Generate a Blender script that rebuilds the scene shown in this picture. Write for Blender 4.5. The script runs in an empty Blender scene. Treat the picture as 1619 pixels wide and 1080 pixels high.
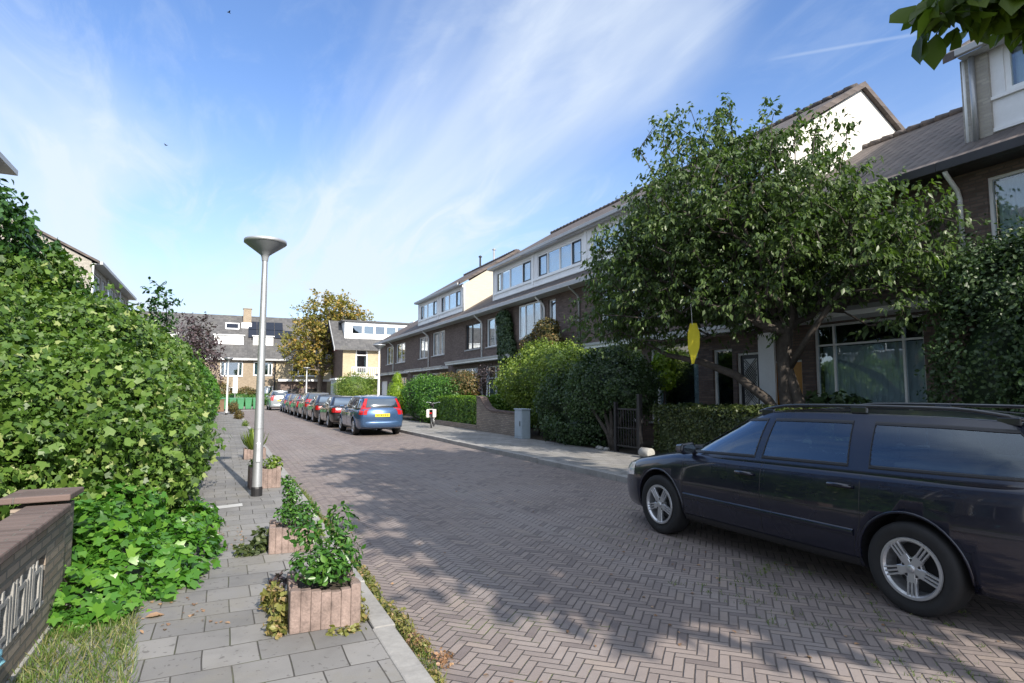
import bpy, bmesh, math, random
import numpy as np
from mathutils import Vector, Matrix
R = math.radians
random.seed(7)
S = bpy.context.scene
COL = S.collection

# ---------------------------------------------------------------- camera
cam_d = bpy.data.cameras.new("camera")
cam_d.lens = 20.9; cam_d.sensor_width = 36; cam_d.clip_end = 2000; cam_d.clip_start = 0.05
cam = bpy.data.objects.new("camera", cam_d)
cam.location = (0, 0, 1.6)
cam.rotation_euler = (R(90 + 4.864), 0, R(-25.871))
COL.objects.link(cam)
S.camera = cam

# ---------------------------------------------------------------- light
SUN_EL = 33.0
SUN_AZ = 5.5            # degrees from -Y towards +X
sx, sy, sz = math.sin(R(SUN_AZ)) * math.cos(R(SUN_EL)), -math.cos(R(SUN_AZ)) * math.cos(R(SUN_EL)), math.sin(R(SUN_EL))
sun_d = bpy.data.lights.new("sun", 'SUN')
sun_d.energy = 4.3; sun_d.angle = R(0.5); sun_d.color = (1.0, 0.92, 0.81)
sun = bpy.data.objects.new("sun", sun_d)
sun.rotation_euler = Vector((sx, sy, sz)).to_track_quat('Z', 'Y').to_euler()
COL.objects.link(sun)

W = bpy.data.worlds.new("World"); S.world = W; W.use_nodes = True
nt = W.node_tree; nt.nodes.clear()
def wn(t, **k):
    n = nt.nodes.new(t)
    for a, b in k.items(): setattr(n, a, b)
    return n
sky = wn('ShaderNodeTexSky', sky_type='NISHITA', sun_disc=False)
sky.sun_elevation = R(SUN_EL); sky.sun_rotation = math.atan2(sx, sy)
sky.air_density = 1.25; sky.dust_density = 0.25; sky.ozone_density = 3.0
tc = wn('ShaderNodeTexCoord')
sep = wn('ShaderNodeSeparateXYZ'); nt.links.new(tc.outputs['Generated'], sep.inputs[0])
def wm(op, a, b=None, c=None):
    n = wn('ShaderNodeMath', operation=op)
    for i, v in enumerate((a, b, c)):
        if v is None: continue
        if isinstance(v, (int, float)): n.inputs[i].default_value = v
        else: nt.links.new(v, n.inputs[i])
    return n.outputs[0]
zz = wm('ADD', wm('MAXIMUM', sep.outputs[2], 0.0), 0.16)
cx = wm('DIVIDE', sep.outputs[0], zz); cy = wm('DIVIDE', sep.outputs[1], zz)
cmb = wn('ShaderNodeCombineXYZ'); nt.links.new(cx, cmb.inputs[0]); nt.links.new(cy, cmb.inputs[1])
def cloud(scale, rot, stretch, off, lo, hi, detail=7, rough=0.55, dist=0.6):
    mp = wn('ShaderNodeMapping'); mp.inputs['Location'].default_value = off
    mp.inputs['Rotation'].default_value = (0, 0, R(rot)); mp.inputs['Scale'].default_value = (scale * stretch, scale, 1)
    nt.links.new(cmb.outputs[0], mp.inputs[0])
    nz = wn('ShaderNodeTexNoise'); nz.inputs['Scale'].default_value = 1
    nz.inputs['Detail'].default_value = detail; nz.inputs['Roughness'].default_value = rough; nz.inputs['Distortion'].default_value = dist
    nt.links.new(mp.outputs[0], nz.inputs['Vector'])
    mr = wn('ShaderNodeMapRange', interpolation_type='SMOOTHSTEP')
    mr.inputs[1].default_value = lo; mr.inputs[2].default_value = hi
    nt.links.new(nz.outputs['Fac'], mr.inputs[0])
    return mr.outputs[0]
c1 = cloud(0.50, 52, 2.2, (3.6, 1.2, 0), 0.40, 0.70, 5, 0.5, 0.8)       # wide veils
c2 = cloud(1.5, 48, 2.8, (7.3, 2.2, 0), 0.42, 0.74, 10, 0.62, 1.6)       # wispy streaks
c3 = cloud(0.45, 20, 1.0, (1.3, 9.2, 0), 0.40, 0.60, 3, 0.4, 0.4)        # where the wisps are
cl = wm('ADD', wm('MULTIPLY', c1, 0.72), wm('MULTIPLY', wm('MULTIPLY', c2, wm('ADD', c3, 0.25)), 0.40))
# unseen bright cloud overhead and behind the camera, added to fill the shade
ovh_fill = wn('ShaderNodeMapRange', interpolation_type='SMOOTHSTEP'); ovh_fill.inputs[1].default_value = 0.62; ovh_fill.inputs[2].default_value = 0.88; ovh_fill.inputs[4].default_value = 0.75
nt.links.new(sep.outputs[2], ovh_fill.inputs[0])
bhd_fill = wn('ShaderNodeMapRange', interpolation_type='SMOOTHSTEP'); bhd_fill.inputs[1].default_value = 0.15; bhd_fill.inputs[2].default_value = -0.5; bhd_fill.inputs[3].default_value = 0.0; bhd_fill.inputs[4].default_value = 0.75
nt.links.new(wm('ADD', sep.outputs[1], wm('MULTIPLY', sep.outputs[0], 0.35)), bhd_fill.inputs[0])
fill_cl = wm('MAXIMUM', ovh_fill.outputs[0], bhd_fill.outputs[0])
cl = wm('MINIMUM', wm('ADD', cl, fill_cl), 0.92)
# faint contrail high on the right
def wdot(v):
    d_ = wn('ShaderNodeVectorMath', operation='DOT_PRODUCT'); nt.links.new(tc.outputs['Generated'], d_.inputs[0]); d_.inputs[1].default_value = v; return d_.outputs['Value']
ct = wn('ShaderNodeMapRange', interpolation_type='SMOOTHSTEP'); ct.inputs[1].default_value = 0.0; ct.inputs[2].default_value = 0.0035; ct.inputs[3].default_value = 1; ct.inputs[4].default_value = 0
nt.links.new(wm('ABSOLUTE', wdot((0.33641, 0.32823, -0.88266))), ct.inputs[0])
cm_ = wn('ShaderNodeMapRange', interpolation_type='SMOOTHSTEP'); cm_.inputs[1].default_value = 0.99440; cm_.inputs[2].default_value = 0.999
nt.links.new(wdot((0.73829, 0.48992, 0.46357)), cm_.inputs[0])
cl = wm('MINIMUM', wm('ADD', cl, wm('MULTIPLY', wm('MULTIPLY', ct.outputs[0], cm_.outputs[0]), 0.20)), 0.92)
horiz = wn('ShaderNodeMapRange', interpolation_type='SMOOTHSTEP')
horiz.inputs[1].default_value = 0.0; horiz.inputs[2].default_value = 0.50; horiz.inputs[3].default_value = 0.50; horiz.inputs[4].default_value = 0.0
nt.links.new(sep.outputs[2], horiz.inputs[0])
cl = wm('MINIMUM', wm('ADD', cl, horiz.outputs[0]), 0.9)
mixc = wn('ShaderNodeMix', data_type='RGBA'); mixc.blend_type = 'MIX'
nt.links.new(cl, mixc.inputs['Factor'])
tint = wn('ShaderNodeMix', data_type='RGBA'); tint.blend_type = 'MULTIPLY'; tint.inputs['Factor'].default_value = 1
nt.links.new(sky.outputs[0], tint.inputs['A']); tint.inputs['B'].default_value = (0.77, 0.86, 1.07, 1)
nt.links.new(tint.outputs['Result'], mixc.inputs['A'])
ccol = wn('ShaderNodeMix', data_type='RGBA'); nt.links.new(fill_cl, ccol.inputs['Factor']); ccol.inputs['A'].default_value = (3.95, 4.45, 5.1, 1); ccol.inputs['B'].default_value = (5.3, 6.0, 7.2, 1)  # second colour brightens the added out-of-view fill cloud
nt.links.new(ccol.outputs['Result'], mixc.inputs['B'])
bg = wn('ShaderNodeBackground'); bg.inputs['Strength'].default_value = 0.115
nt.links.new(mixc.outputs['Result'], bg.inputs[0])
wo = wn('ShaderNodeOutputWorld'); nt.links.new(bg.outputs[0], wo.inputs[0])

S.view_settings.view_transform = 'Standard'; S.view_settings.look = 'None'
S.view_settings.gamma = 1; S.view_settings.exposure = 0.88
S.render.engine = 'CYCLES'

# ---------------------------------------------------------------- materials
class NT:
    """small node-tree writer"""
    def __init__(s, name):
        s.m = bpy.data.materials.new(name); s.m.use_nodes = True
        s.t = s.m.node_tree; s.t.nodes.clear()
        s.out = s.t.nodes.new('ShaderNodeOutputMaterial')
    def n(s, t, ins=None, **k):
        n = s.t.nodes.new(t)
        for a, b in k.items(): setattr(n, a, b)
        for a, v in (ins or {}).items(): s.put(n.inputs[a], v)
        return n
    def put(s, sock, v):
        if isinstance(v, bpy.types.NodeSocket): s.t.links.new(v, sock)
        elif isinstance(v, tuple) and sock.type == 'RGBA': sock.default_value = (*v[:3], 1)
        else: sock.default_value = v
    def math(s, op, a, b=None, c=None):
        n = s.t.nodes.new('ShaderNodeMath'); n.operation = op
        for i, v in enumerate((a, b, c)):
            if v is not None: s.put(n.inputs[i], v)
        return n.outputs[0]
    def pos(s): return s.n('ShaderNodeNewGeometry').outputs['Position']
    def xyz(s, v):
        q = s.n('ShaderNodeSeparateXYZ', {0: v}); return q.outputs[0], q.outputs[1], q.outputs[2]
    def comb(s, x=0.0, y=0.0, z=0.0): return s.n('ShaderNodeCombineXYZ', {0: x, 1: y, 2: z}).outputs[0]
    def noise(s, vec, scale, detail=4, rough=0.5, dist=0.0):
        return s.n('ShaderNodeTexNoise', {'Vector': vec, 'Scale': scale, 'Detail': detail, 'Roughness': rough, 'Distortion': dist}).outputs['Fac']
    def wnoise(s, vec): return s.n('ShaderNodeTexWhiteNoise', {'Vector': vec}, noise_dimensions='3D').outputs['Value']
    def rng(s, v, a, b, c=0.0, d=1.0, smooth=True):
        return s.n('ShaderNodeMapRange', {0: v, 1: a, 2: b, 3: c, 4: d}, interpolation_type='SMOOTHSTEP' if smooth else 'LINEAR').outputs[0]
    def mix(s, f, a, b, mode='MIX'):
        n = s.n('ShaderNodeMix', data_type='RGBA', blend_type=mode)
        s.put(n.inputs['Factor'], f); s.put(n.inputs['A'], a); s.put(n.inputs['B'], b)
        return n.outputs['Result']
    def ramp(s, f, stops):
        n = s.n('ShaderNodeValToRGB', {0: f}); e = n.color_ramp.elements
        while len(e) < len(stops): e.new(0.5)
        for q, (p, c) in zip(e, stops): q.position = p; q.color = (*c, 1)
        return n.outputs[0]
    def bump(s, h, dist=0.01, strength=1.0):
        return s.n('ShaderNodeBump', {'Height': h, 'Distance': dist, 'Strength': strength}).outputs[0]
    def bsdf(s, **k):
        n = s.n('ShaderNodeBsdfPrincipled')
        names = {'color': 'Base Color', 'rough': 'Roughness', 'metal': 'Metallic', 'normal': 'Normal', 'spec': 'Specular IOR Level', 'coat': 'Coat Weight', 'coatrough': 'Coat Roughness', 'trans': 'Transmission Weight', 'ior': 'IOR', 'sheen': 'Sheen Weight'}
        for a, v in k.items(): s.put(n.inputs[names[a]], v)
        s.t.links.new(n.outputs[0], s.out.inputs[0])
        return n

def simple(name, col, rough=0.6, metal=0.0, var=0.12, scale=3.0, bump=0.0, coat=0.0, spec=0.5):
    q = NT(name); p = q.pos()
    n1 = q.noise(p, scale, 5, 0.6); n2 = q.noise(p, scale * 9, 4, 0.6)
    f = q.math('ADD', q.math('MULTIPLY', n1, 0.65), q.math('MULTIPLY', n2, 0.35))
    a = tuple(max(0, c * (1 - var * 1.6)) for c in col); b = tuple(min(1, c * (1 + var * 1.6)) for c in col)
    c = q.ramp(f, [(0.28, a), (0.72, b)])
    kw = dict(color=c, rough=rough, metal=metal, coat=coat, spec=spec)
    if bump: kw['normal'] = q.bump(n2, bump)
    q.bsdf(**kw)
    return q.m

def brick_mat(name, c1, c2, mortar, bw=0.22, bh=0.062, axis='wall', joint=0.010, rough=0.85, bump=0.006, dirt=0.25):
    q = NT(name); p = q.pos(); x, y, z = q.xyz(p)
    if axis == 'wall': v = q.comb(q.math('ADD', x, y), z, 0.0)
    else: v = q.comb(x, y, 0.0)
    b = q.n('ShaderNodeTexBrick', {'Vector': v, 'Color1': (0, 0, 0), 'Color2': (1, 1, 1), 'Mortar': (0.5, 0.5, 0.5), 'Scale': 1.0,
        'Mortar Size': joint, 'Mortar Smooth': 0.25, 'Bias': 0.0, 'Brick Width': bw, 'Row Height': bh}, offset=0.5)
    rnd = b.outputs['Color']; fac = b.outputs['Fac']
    n1 = q.noise(p, 1.1, 5, 0.6); n2 = q.noise(p, 45, 4, 0.6)
    mid = tuple((i + j) / 2 for i, j in zip(c1, c2))
    col = q.ramp(q.math('ADD', q.math('MULTIPLY', rnd, 0.75), q.math('MULTIPLY', n2, 0.25)), [(0.05, c1), (0.5, mid), (0.95, c2)])
    col = q.mix(fac, col, mortar)
    col = q.mix(q.rng(n1, 0.4, 0.75, 0, dirt), col, tuple(i * 0.45 for i in mid))
    h = q.math('ADD', q.math('MULTIPLY', q.math('SUBTRACT', 1.0, fac), 1.0), q.math('MULTIPLY', n2, 0.4))
    q.bsdf(color=col, rough=rough, normal=q.bump(h, bump))
    return q.m

def roof_mat(name, c1, c2, along='y', pitch_u=0.25, pitch_v=0.19):
    q = NT(name); p = q.pos(); x, y, z = q.xyz(p)
    u = y if along == 'y' else x
    cu = q.math('DIVIDE', u, pitch_u); cv = q.math('DIVIDE', z, pitch_v)
    fu = q.math('FRACT', cu); fv = q.math('FRACT', cv)
    wave = q.math('ABSOLUTE', q.math('SINE', q.math('MULTIPLY', cu, math.pi)))
    lip = q.math('POWER', q.math('SUBTRACT', 1.0, fv), 3.0)
    r = q.wnoise(q.comb(q.math('FLOOR', cu), q.math('FLOOR', cv), 0.0))
    n1 = q.noise(p, 0.8, 6, 0.65); n2 = q.noise(p, 14, 4, 0.6)
    f = q.math('ADD', q.math('MULTIPLY', r, 0.5), q.math('MULTIPLY', n2, 0.5))
    col = q.ramp(f, [(0.1, c1), (0.9, c2)])
    col = q.mix(q.rng(n1, 0.52, 0.8, 0, 0.45), col, (0.16, 0.155, 0.12))
    h = q.math('ADD', q.math('MULTIPLY', wave, 0.7), lip)
    q.bsdf(color=col, rough=0.75, normal=q.bump(h, 0.035))
    return q.m

def leaf_mat(name, c_dark, c_mid, c_light, trans=0.35, rough=0.45, flower=None, spec=0.45):
    q = NT(name)
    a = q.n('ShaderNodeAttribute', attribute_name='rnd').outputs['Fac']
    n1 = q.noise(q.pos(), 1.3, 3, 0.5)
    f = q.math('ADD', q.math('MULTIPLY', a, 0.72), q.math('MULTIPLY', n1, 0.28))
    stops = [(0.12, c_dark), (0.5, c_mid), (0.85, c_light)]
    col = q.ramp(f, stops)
    if flower: col = q.mix(q.rng(a, 1 - flower[1], 1 - flower[1] + 0.002, 0, 1), col, flower[0])
    pr = q.n('ShaderNodeBsdfPrincipled', {'Base Color': col, 'Roughness': rough, 'Specular IOR Level': spec})
    tcol = q.mix(1.0, col, (1.0, 1.25, 0.35), 'MULTIPLY')
    tr = q.n('ShaderNodeBsdfTranslucent', {'Color': tcol})
    mx = q.n('ShaderNodeMixShader', {0: trans, 1: pr.outputs[0], 2: tr.outputs[0]})
    q.t.links.new(mx.outputs[0], q.out.inputs[0])
    return q.m

def glass_mat(name, tint=(0.80, 0.88, 0.92), refl=0.10):
    q = NT(name)
    lw = q.n('ShaderNodeLayerWeight', {'Blend': 0.35})
    f = q.rng(q.math('POWER', lw.outputs['Facing'], 1.6), 0.0, 1.0, refl, 0.95, False)
    w = q.noise(q.pos(), 1.6, 2, 0.5)
    gl = q.n('ShaderNodeBsdfGlossy', {'Color': (0.95, 0.97, 1.0), 'Roughness': 0.015, 'Normal': q.bump(w, 0.0012)})
    tr = q.n('ShaderNodeBsdfTransparent', {'Color': tint})
    mx = q.n('ShaderNodeMixShader', {0: f, 1: tr.outputs[0], 2: gl.outputs[0]})
    q.t.links.new(mx.outputs[0], q.out.inputs[0])
    return q.m

def herringbone():
    q = NT('street_clinker'); p = q.pos(); px, py, pz = q.xyz(p)
    wob = q.noise(p, 0.9, 3, 0.5)
    sc = 1 / (0.064 * math.sqrt(2))
    X = q.math('MULTIPLY', q.math('ADD', q.math('ADD', px, py), q.math('MULTIPLY', wob, 0.10)), sc)
    Y = q.math('MULTIPLY', q.math('ADD', q.math('SUBTRACT', py, px), q.math('MULTIPLY', wob, 0.06)), sc)
    i = q.math('FLOOR', X); j = q.math('FLOOR', Y); fx = q.math('FRACT', X); fy = q.math('FRACT', Y)
    m = q.math('FLOORED_MODULO', q.math('ADD', q.math('SUBTRACT', i, j), 0.01), 6.0); m = q.math('FLOOR', m)
    hz = q.math('LESS_THAN', m, 2.5); nh = q.math('SUBTRACT', 1.0, hz)
    m5 = q.math('SUBTRACT', 5.0, m)
    def sel(a, b): return q.math('ADD', q.math('MULTIPLY', a, hz), q.math('MULTIPLY', b, nh))
    u = sel(q.math('ADD', fx, m), q.math('ADD', fy, m5)); v = sel(fy, fx)
    e = q.math('MINIMUM', q.math('MINIMUM', u, q.math('SUBTRACT', 3.0, u)), q.math('MINIMUM', v, q.math('SUBTRACT', 1.0, v)))
    idx = sel(q.math('SUBTRACT', i, m), q.math('ADD', i, 0.5)); idy = sel(j, q.math('SUBTRACT', j, m5))
    r = q.wnoise(q.comb(idx, idy, 0.0)); r2 = q.wnoise(q.comb(idy, idx, 3.0))
    nf = q.noise(p, 60, 4, 0.65); nm = q.noise(p, 7, 4, 0.6); nl = q.noise(p, 0.35, 5, 0.6)
    ew = q.math('ADD', e, q.math('MULTIPLY', q.math('SUBTRACT', nf, 0.5), 0.09))
    brick = q.rng(ew, 0.01, 0.12)
    col = q.ramp(q.math('ADD', q.math('MULTIPLY', r, 0.6), q.math('MULTIPLY', nm, 0.4)),
        [(0.12, (0.164, 0.134, 0.124)), (0.4, (0.206, 0.170, 0.156)), (0.7, (0.230, 0.191, 0.173)), (0.95, (0.262, 0.210, 0.186))])
    col = q.mix(q.rng(nl, 0.40, 0.66, 0, 0.55), col, (0.262, 0.230, 0.216))
    nd = q.noise(p, 1.7, 5, 0.65); col = q.mix(q.rng(nd, 0.50, 0.72, 0, 0.55), col, (0.128, 0.108, 0.104))
    track = q.math('MULTIPLY', q.rng(q.math('ABSOLUTE', q.math('SUBTRACT', q.math('ABSOLUTE', q.math('SUBTRACT', px, 2.75)), 0.75)), 0.05, 0.38, 1, 0), q.rng(nm, 0.3, 0.7, 0.1, 0.4))
    col = q.mix(track, col, (0.27, 0.245, 0.235))
    col = q.mix(q.rng(nf, 0.5, 0.9, 0, 0.25), col, (0.10, 0.085, 0.085))
    col = q.mix(q.rng(r2, 0.90, 0.93, 0, 0.55), col, (0.105, 0.086, 0.086)); col = q.mix(q.rng(r2, 0.07, 0.05, 0, 0.45), col, (0.30, 0.245, 0.205))
    moss = q.rng(q.math('ADD', q.noise(p, 0.8, 4, 0.6), q.math('MULTIPLY', q.noise(p, 11, 3, 0.6), 0.6)), 0.86, 1.02)
    jc = q.mix(moss, (0.088, 0.073, 0.068), (0.095, 0.125, 0.03))
    sand = q.rng(q.noise(p, 0.5, 3, 0.5), 0.45, 0.65)
    jc = q.mix(q.math('MULTIPLY', sand, 0.6), jc, (0.13, 0.11, 0.095))
    col = q.mix(brick, jc, col)
    h = q.math('ADD', q.math('ADD', brick, q.math('MULTIPLY', nf, 0.22)), q.math('MULTIPLY', q.math('MULTIPLY', r2, u), 0.12))
    h = q.math('ADD', h, q.math('ADD', q.math('MULTIPLY', nm, 0.5), q.math('MULTIPLY', nd, 2.5)))
    q.bsdf(color=col, rough=q.rng(nf, 0.3, 0.8, 0.62, 0.85, False), normal=q.bump(h, 0.006), spec=0.4)
    return q.m

def tiles_mat(name, c1, c2, bw=0.30, bh=0.30, moss=0.5):
    q = NT(name); p = q.pos(); x, y, z = q.xyz(p)
    wob = q.math('MULTIPLY', q.noise(p, 0.6, 2, 0.5), 0.10)
    v = q.comb(q.math('ADD', x, wob), q.math('ADD', y, q.math('MULTIPLY', wob, 1.4)), 0.0)
    b = q.n('ShaderNodeTexBrick', {'Vector': v, 'Color1': (0, 0, 0), 'Color2': (1, 1, 1), 'Mortar': (0.5, 0.5, 0.5), 'Scale': 1.0,
        'Mortar Size': 0.0048, 'Mortar Smooth': 0.5, 'Bias': 0.0, 'Brick Width': bw, 'Row Height': bh}, offset=0.5)
    r = b.outputs['Color']; fac = b.outputs['Fac']
    nf = q.noise(p, 90, 5, 0.7); nm = q.noise(p, 6, 5, 0.65); nl = q.noise(p, 0.7, 4, 0.6)
    f = q.math('ADD', q.math('ADD', q.math('MULTIPLY', r, 0.42), q.math('MULTIPLY', nm, 0.33)), q.math('MULTIPLY', nf, 0.25))
    mid = tuple((i + j) / 2 for i, j in zip(c1, c2))
    col = q.ramp(f, [(0.15, c1), (0.5, mid), (0.85, c2)])
    col = q.mix(q.rng(q.math('ADD', nl, q.math('MULTIPLY', nm, 0.4)), 0.62, 0.9, 0, 0.6), col, tuple(i * 0.66 for i in c1))
    col = q.mix(q.rng(nf, 0.62, 0.78, 0, 0.35), col, tuple(i * 0.4 for i in c1))
    ms = q.math('MULTIPLY', q.rng(q.noise(p, 2.2, 4, 0.7), 0.46, 0.62), moss)
    jc = q.mix(ms, (0.055, 0.05, 0.045), (0.10, 0.12, 0.035))
    col = q.mix(fac, col, jc)
    col = q.mix(q.rng(q.noise(p, 1.3, 6, 0.7), 0.48, 0.62, 0, 0.35), col, (0.20, 0.185, 0.15))
    spots = q.rng(q.noise(p, 26, 2, 0.5), 0.64, 0.70, 0, 0.6)
    col = q.mix(spots, col, (0.07, 0.065, 0.06))
    h = q.math('ADD', q.math('MULTIPLY', q.math('SUBTRACT', 1.0, fac), 1.0), q.math('ADD', q.math('MULTIPLY', nf, 0.3), q.math('MULTIPLY', r, 0.6)))
    q.bsdf(color=col, rough=0.82, normal=q.bump(h, 0.006))
    return q.m

M = {}
M['road'] = herringbone()
M['tiles'] = tiles_mat('pavement_tiles', (0.145, 0.142, 0.140), (0.262, 0.254, 0.244))
M['tiles_r'] = tiles_mat('pavement_tiles_right', (0.185, 0.18, 0.175), (0.30, 0.29, 0.275))
M['kerb'] = simple('kerb_concrete', (0.27, 0.262, 0.25), 0.85, var=0.22, scale=2.5, bump=0.004)
M['soil'] = simple('garden_soil', (0.055, 0.043, 0.03), 0.95, var=0.4, scale=6, bump=0.02)
M['ground'] = simple('ground_turf', (0.07, 0.075, 0.04), 0.95, var=0.3, scale=0.6, bump=0.01)
M['brick_dark'] = brick_mat('brown_brick', (0.105, 0.074, 0.064), (0.225, 0.160, 0.136), (0.120, 0.106, 0.096))
M['brick_side'] = brick_mat('pale_grey_brick', (0.31, 0.29, 0.25), (0.45, 0.42, 0.365), (0.36, 0.34, 0.31), dirt=0.12)
M['brick_yellow'] = brick_mat('yellow_brick', (0.42, 0.345, 0.215), (0.55, 0.46, 0.30), (0.36, 0.31, 0.24), dirt=0.15)
M['brick_buff'] = brick_mat('buff_brick', (0.27, 0.21, 0.145), (0.40, 0.32, 0.225), (0.26, 0.23, 0.19), dirt=0.2)
M['brick_wall'] = brick_mat('weathered_wall_brick', (0.20, 0.155, 0.12), (0.34, 0.28, 0.225), (0.16, 0.145, 0.125), bh=0.064, joint=0.012, bump=0.010, dirt=0.35)
M['render_white'] = simple('white_render', (0.66, 0.64, 0.60), 0.8, var=0.05, scale=1.5, bump=0.002)
M['render_cream'] = brick_mat('cream_painted_brick', (0.50, 0.46, 0.375), (0.58, 0.54, 0.445), (0.45, 0.41, 0.34), dirt=0.08, bump=0.003)
M['roof'] = roof_mat('roof_tiles', (0.050, 0.042, 0.040), (0.125, 0.100, 0.090))
M['roof_x'] = roof_mat('grey_roof_tiles', (0.060, 0.060, 0.062), (0.125, 0.122, 0.122), along='x', pitch_u=0.3)
M['white'] = simple('white_paint', (0.83, 0.84, 0.84), 0.45, var=0.05, scale=2)
M['panel'] = simple('dormer_panel', (0.80, 0.81, 0.82), 0.5, var=0.06, scale=1.2)
M['grey_trim'] = simple('grey_trim', (0.42, 0.43, 0.44), 0.5, var=0.08)
M['dark_trim'] = simple('dark_trim', (0.035, 0.033, 0.036), 0.45, var=0.15)
M['sash_dark'] = simple('dark_window_sash', (0.05, 0.05, 0.055), 0.4, var=0.1)
M['zinc'] = simple('zinc', (0.40, 0.41, 0.42), 0.45, metal=0.6, var=0.12)
M['lead'] = simple('bitumen', (0.09, 0.09, 0.095), 0.8, var=0.15)
M['glass'] = glass_mat('window_glass')
M['glass_far'] = glass_mat('far_window_glass', (0.6, 0.7, 0.75), 0.3)
M['curtain'] = simple('net_curtain', (0.62, 0.62, 0.60), 0.9, var=0.06)
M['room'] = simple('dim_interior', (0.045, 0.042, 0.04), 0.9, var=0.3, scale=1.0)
M['rubber'] = simple('rubber', (0.012, 0.012, 0.013), 0.75, var=0.2, scale=12)
M['black'] = simple('black_plastic', (0.018, 0.018, 0.02), 0.45, var=0.1)
M['alloy'] = simple('alloy', (0.55, 0.56, 0.58), 0.32, metal=0.75, var=0.06)
M['steel'] = simple('galvanised_steel', (0.52, 0.54, 0.56), 0.42, metal=0.7, var=0.10, scale=4)
M['white_post'] = simple('white_post_paint', (0.70, 0.71, 0.72), 0.45, var=0.05)
M['lamp_bowl'] = simple('grey_lamp_bowl', (0.30, 0.32, 0.34), 0.4, metal=0.2, var=0.08)
M['planter'] = simple('pink_concrete', (0.215, 0.162, 0.142), 0.9, var=0.38, scale=7, bump=0.006)
M['bark'] = simple('bark', (0.060, 0.050, 0.042), 0.9, var=0.4, scale=9, bump=0.012)
M['bark_grey'] = simple('grey_bark', (0.16, 0.135, 0.11), 0.9, var=0.4, scale=9, bump=0.012)
M['bin'] = simple('green_bin_plastic', (0.055, 0.22, 0.10), 0.5, var=0.1)
M['util'] = simple('grey_blue_cabinet_paint', (0.36, 0.43, 0.48), 0.5, var=0.08)
M['stone'] = simple('pale_stone', (0.30, 0.295, 0.28), 0.85, var=0.2, scale=8, bump=0.004)
M['cap_brick'] = brick_mat('purple_cap_brick', (0.090, 0.062, 0.054), (0.165, 0.118, 0.104), (0.13, 0.115, 0.10), bw=0.5, bh=0.066, axis='flat', joint=0.006)
M['orange'] = simple('orange_door_paint', (0.50, 0.24, 0.05), 0.5, var=0.1)
M['yellow'] = simple('yellow_cloth', (0.66, 0.56, 0.03), 0.8, var=0.05)
M['blue_cloth'] = simple('light_blue_cloth', (0.22, 0.50, 0.62), 0.85, var=0.25, scale=20, bump=0.01)
M['purple_board'] = simple('plum_boards', (0.17, 0.05, 0.065), 0.7, var=0.15)
M['solar'] = simple('solar_cells', (0.012, 0.016, 0.028), 0.15, var=0.1)
M['saddle'] = simple('white_bag', (0.74, 0.72, 0.68), 0.7, var=0.08)
M['line'] = simple('white_road_paint', (0.62, 0.62, 0.60), 0.7, var=0.15, scale=10)
M['brown_bin'] = simple('brown_wood', (0.16, 0.10, 0.06), 0.85, var=0.25)

# leaves
G = {}
G['shrub'] = leaf_mat('bright_shrub_leaf', (0.030, 0.072, 0.012), (0.078, 0.155, 0.024), (0.190, 0.290, 0.058), 0.30, flower=((0.30, 0.36, 0.13), 0.02))
G['laurel'] = leaf_mat('laurel_leaf', (0.014, 0.045, 0.012), (0.030, 0.085, 0.020), (0.060, 0.140, 0.032), 0.22, rough=0.3)
G['hedge'] = leaf_mat('hedge_leaf', (0.025, 0.080, 0.012), (0.055, 0.150, 0.018), (0.105, 0.230, 0.030), 0.28)
G['ivy'] = leaf_mat('ivy_leaf', (0.025, 0.085, 0.014), (0.065, 0.190, 0.022), (0.150, 0.310, 0.040), 0.30, rough=0.35)
G['cherry'] = leaf_mat('cherry_leaf', (0.036, 0.062, 0.021), (0.070, 0.116, 0.036), (0.145, 0.205, 0.066), 0.36, rough=0.42)
G['near'] = leaf_mat('overhead_leaf', (0.035, 0.068, 0.012), (0.075, 0.120, 0.018), (0.13, 0.180, 0.026), 0.48)
G['bush'] = leaf_mat('sunny_bush_leaf', (0.070, 0.125, 0.020), (0.135, 0.205, 0.030), (0.250, 0.315, 0.055), 0.30)
G['dark'] = leaf_mat('dark_shrub_leaf', (0.024, 0.048, 0.020), (0.048, 0.088, 0.034), (0.095, 0.150, 0.055), 0.25)
G['lime'] = leaf_mat('lime_leaf', (0.12, 0.21, 0.015), (0.21, 0.33, 0.02), (0.34, 0.46, 0.035), 0.35)
G['oak'] = leaf_mat('autumn_leaf', (0.10, 0.135, 0.035), (0.23, 0.21, 0.05), (0.46, 0.26, 0.06), 0.30)
G['plum'] = leaf_mat('plum_leaf', (0.045, 0.030, 0.038), (0.085, 0.060, 0.070), (0.140, 0.105, 0.105), 0.25)
G['boxh'] = leaf_mat('box_hedge_leaf', (0.030, 0.085, 0.010), (0.10, 0.20, 0.018), (0.22, 0.36, 0.03), 0.28)
G['olive'] = leaf_mat('olive_hedge_leaf', (0.030, 0.048, 0.016), (0.060, 0.085, 0.026), (0.115, 0.140, 0.045), 0.28)
G['planter'] = leaf_mat('planter_leaf', (0.020, 0.070, 0.012), (0.048, 0.135, 0.020), (0.105, 0.220, 0.035), 0.25, rough=0.35)
G['grass'] = leaf_mat('grass_blade', (0.05, 0.10, 0.02), (0.11, 0.18, 0.035), (0.26, 0.235, 0.11), 0.3)
G['weed'] = leaf_mat('weed_leaf', (0.10, 0.13, 0.03), (0.22, 0.22, 0.06), (0.36, 0.24, 0.12), 0.3)
G['dry'] = leaf_mat('dry_leaf', (0.15, 0.08, 0.04), (0.28, 0.16, 0.09), (0.42, 0.27, 0.16), 0.2)
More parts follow.
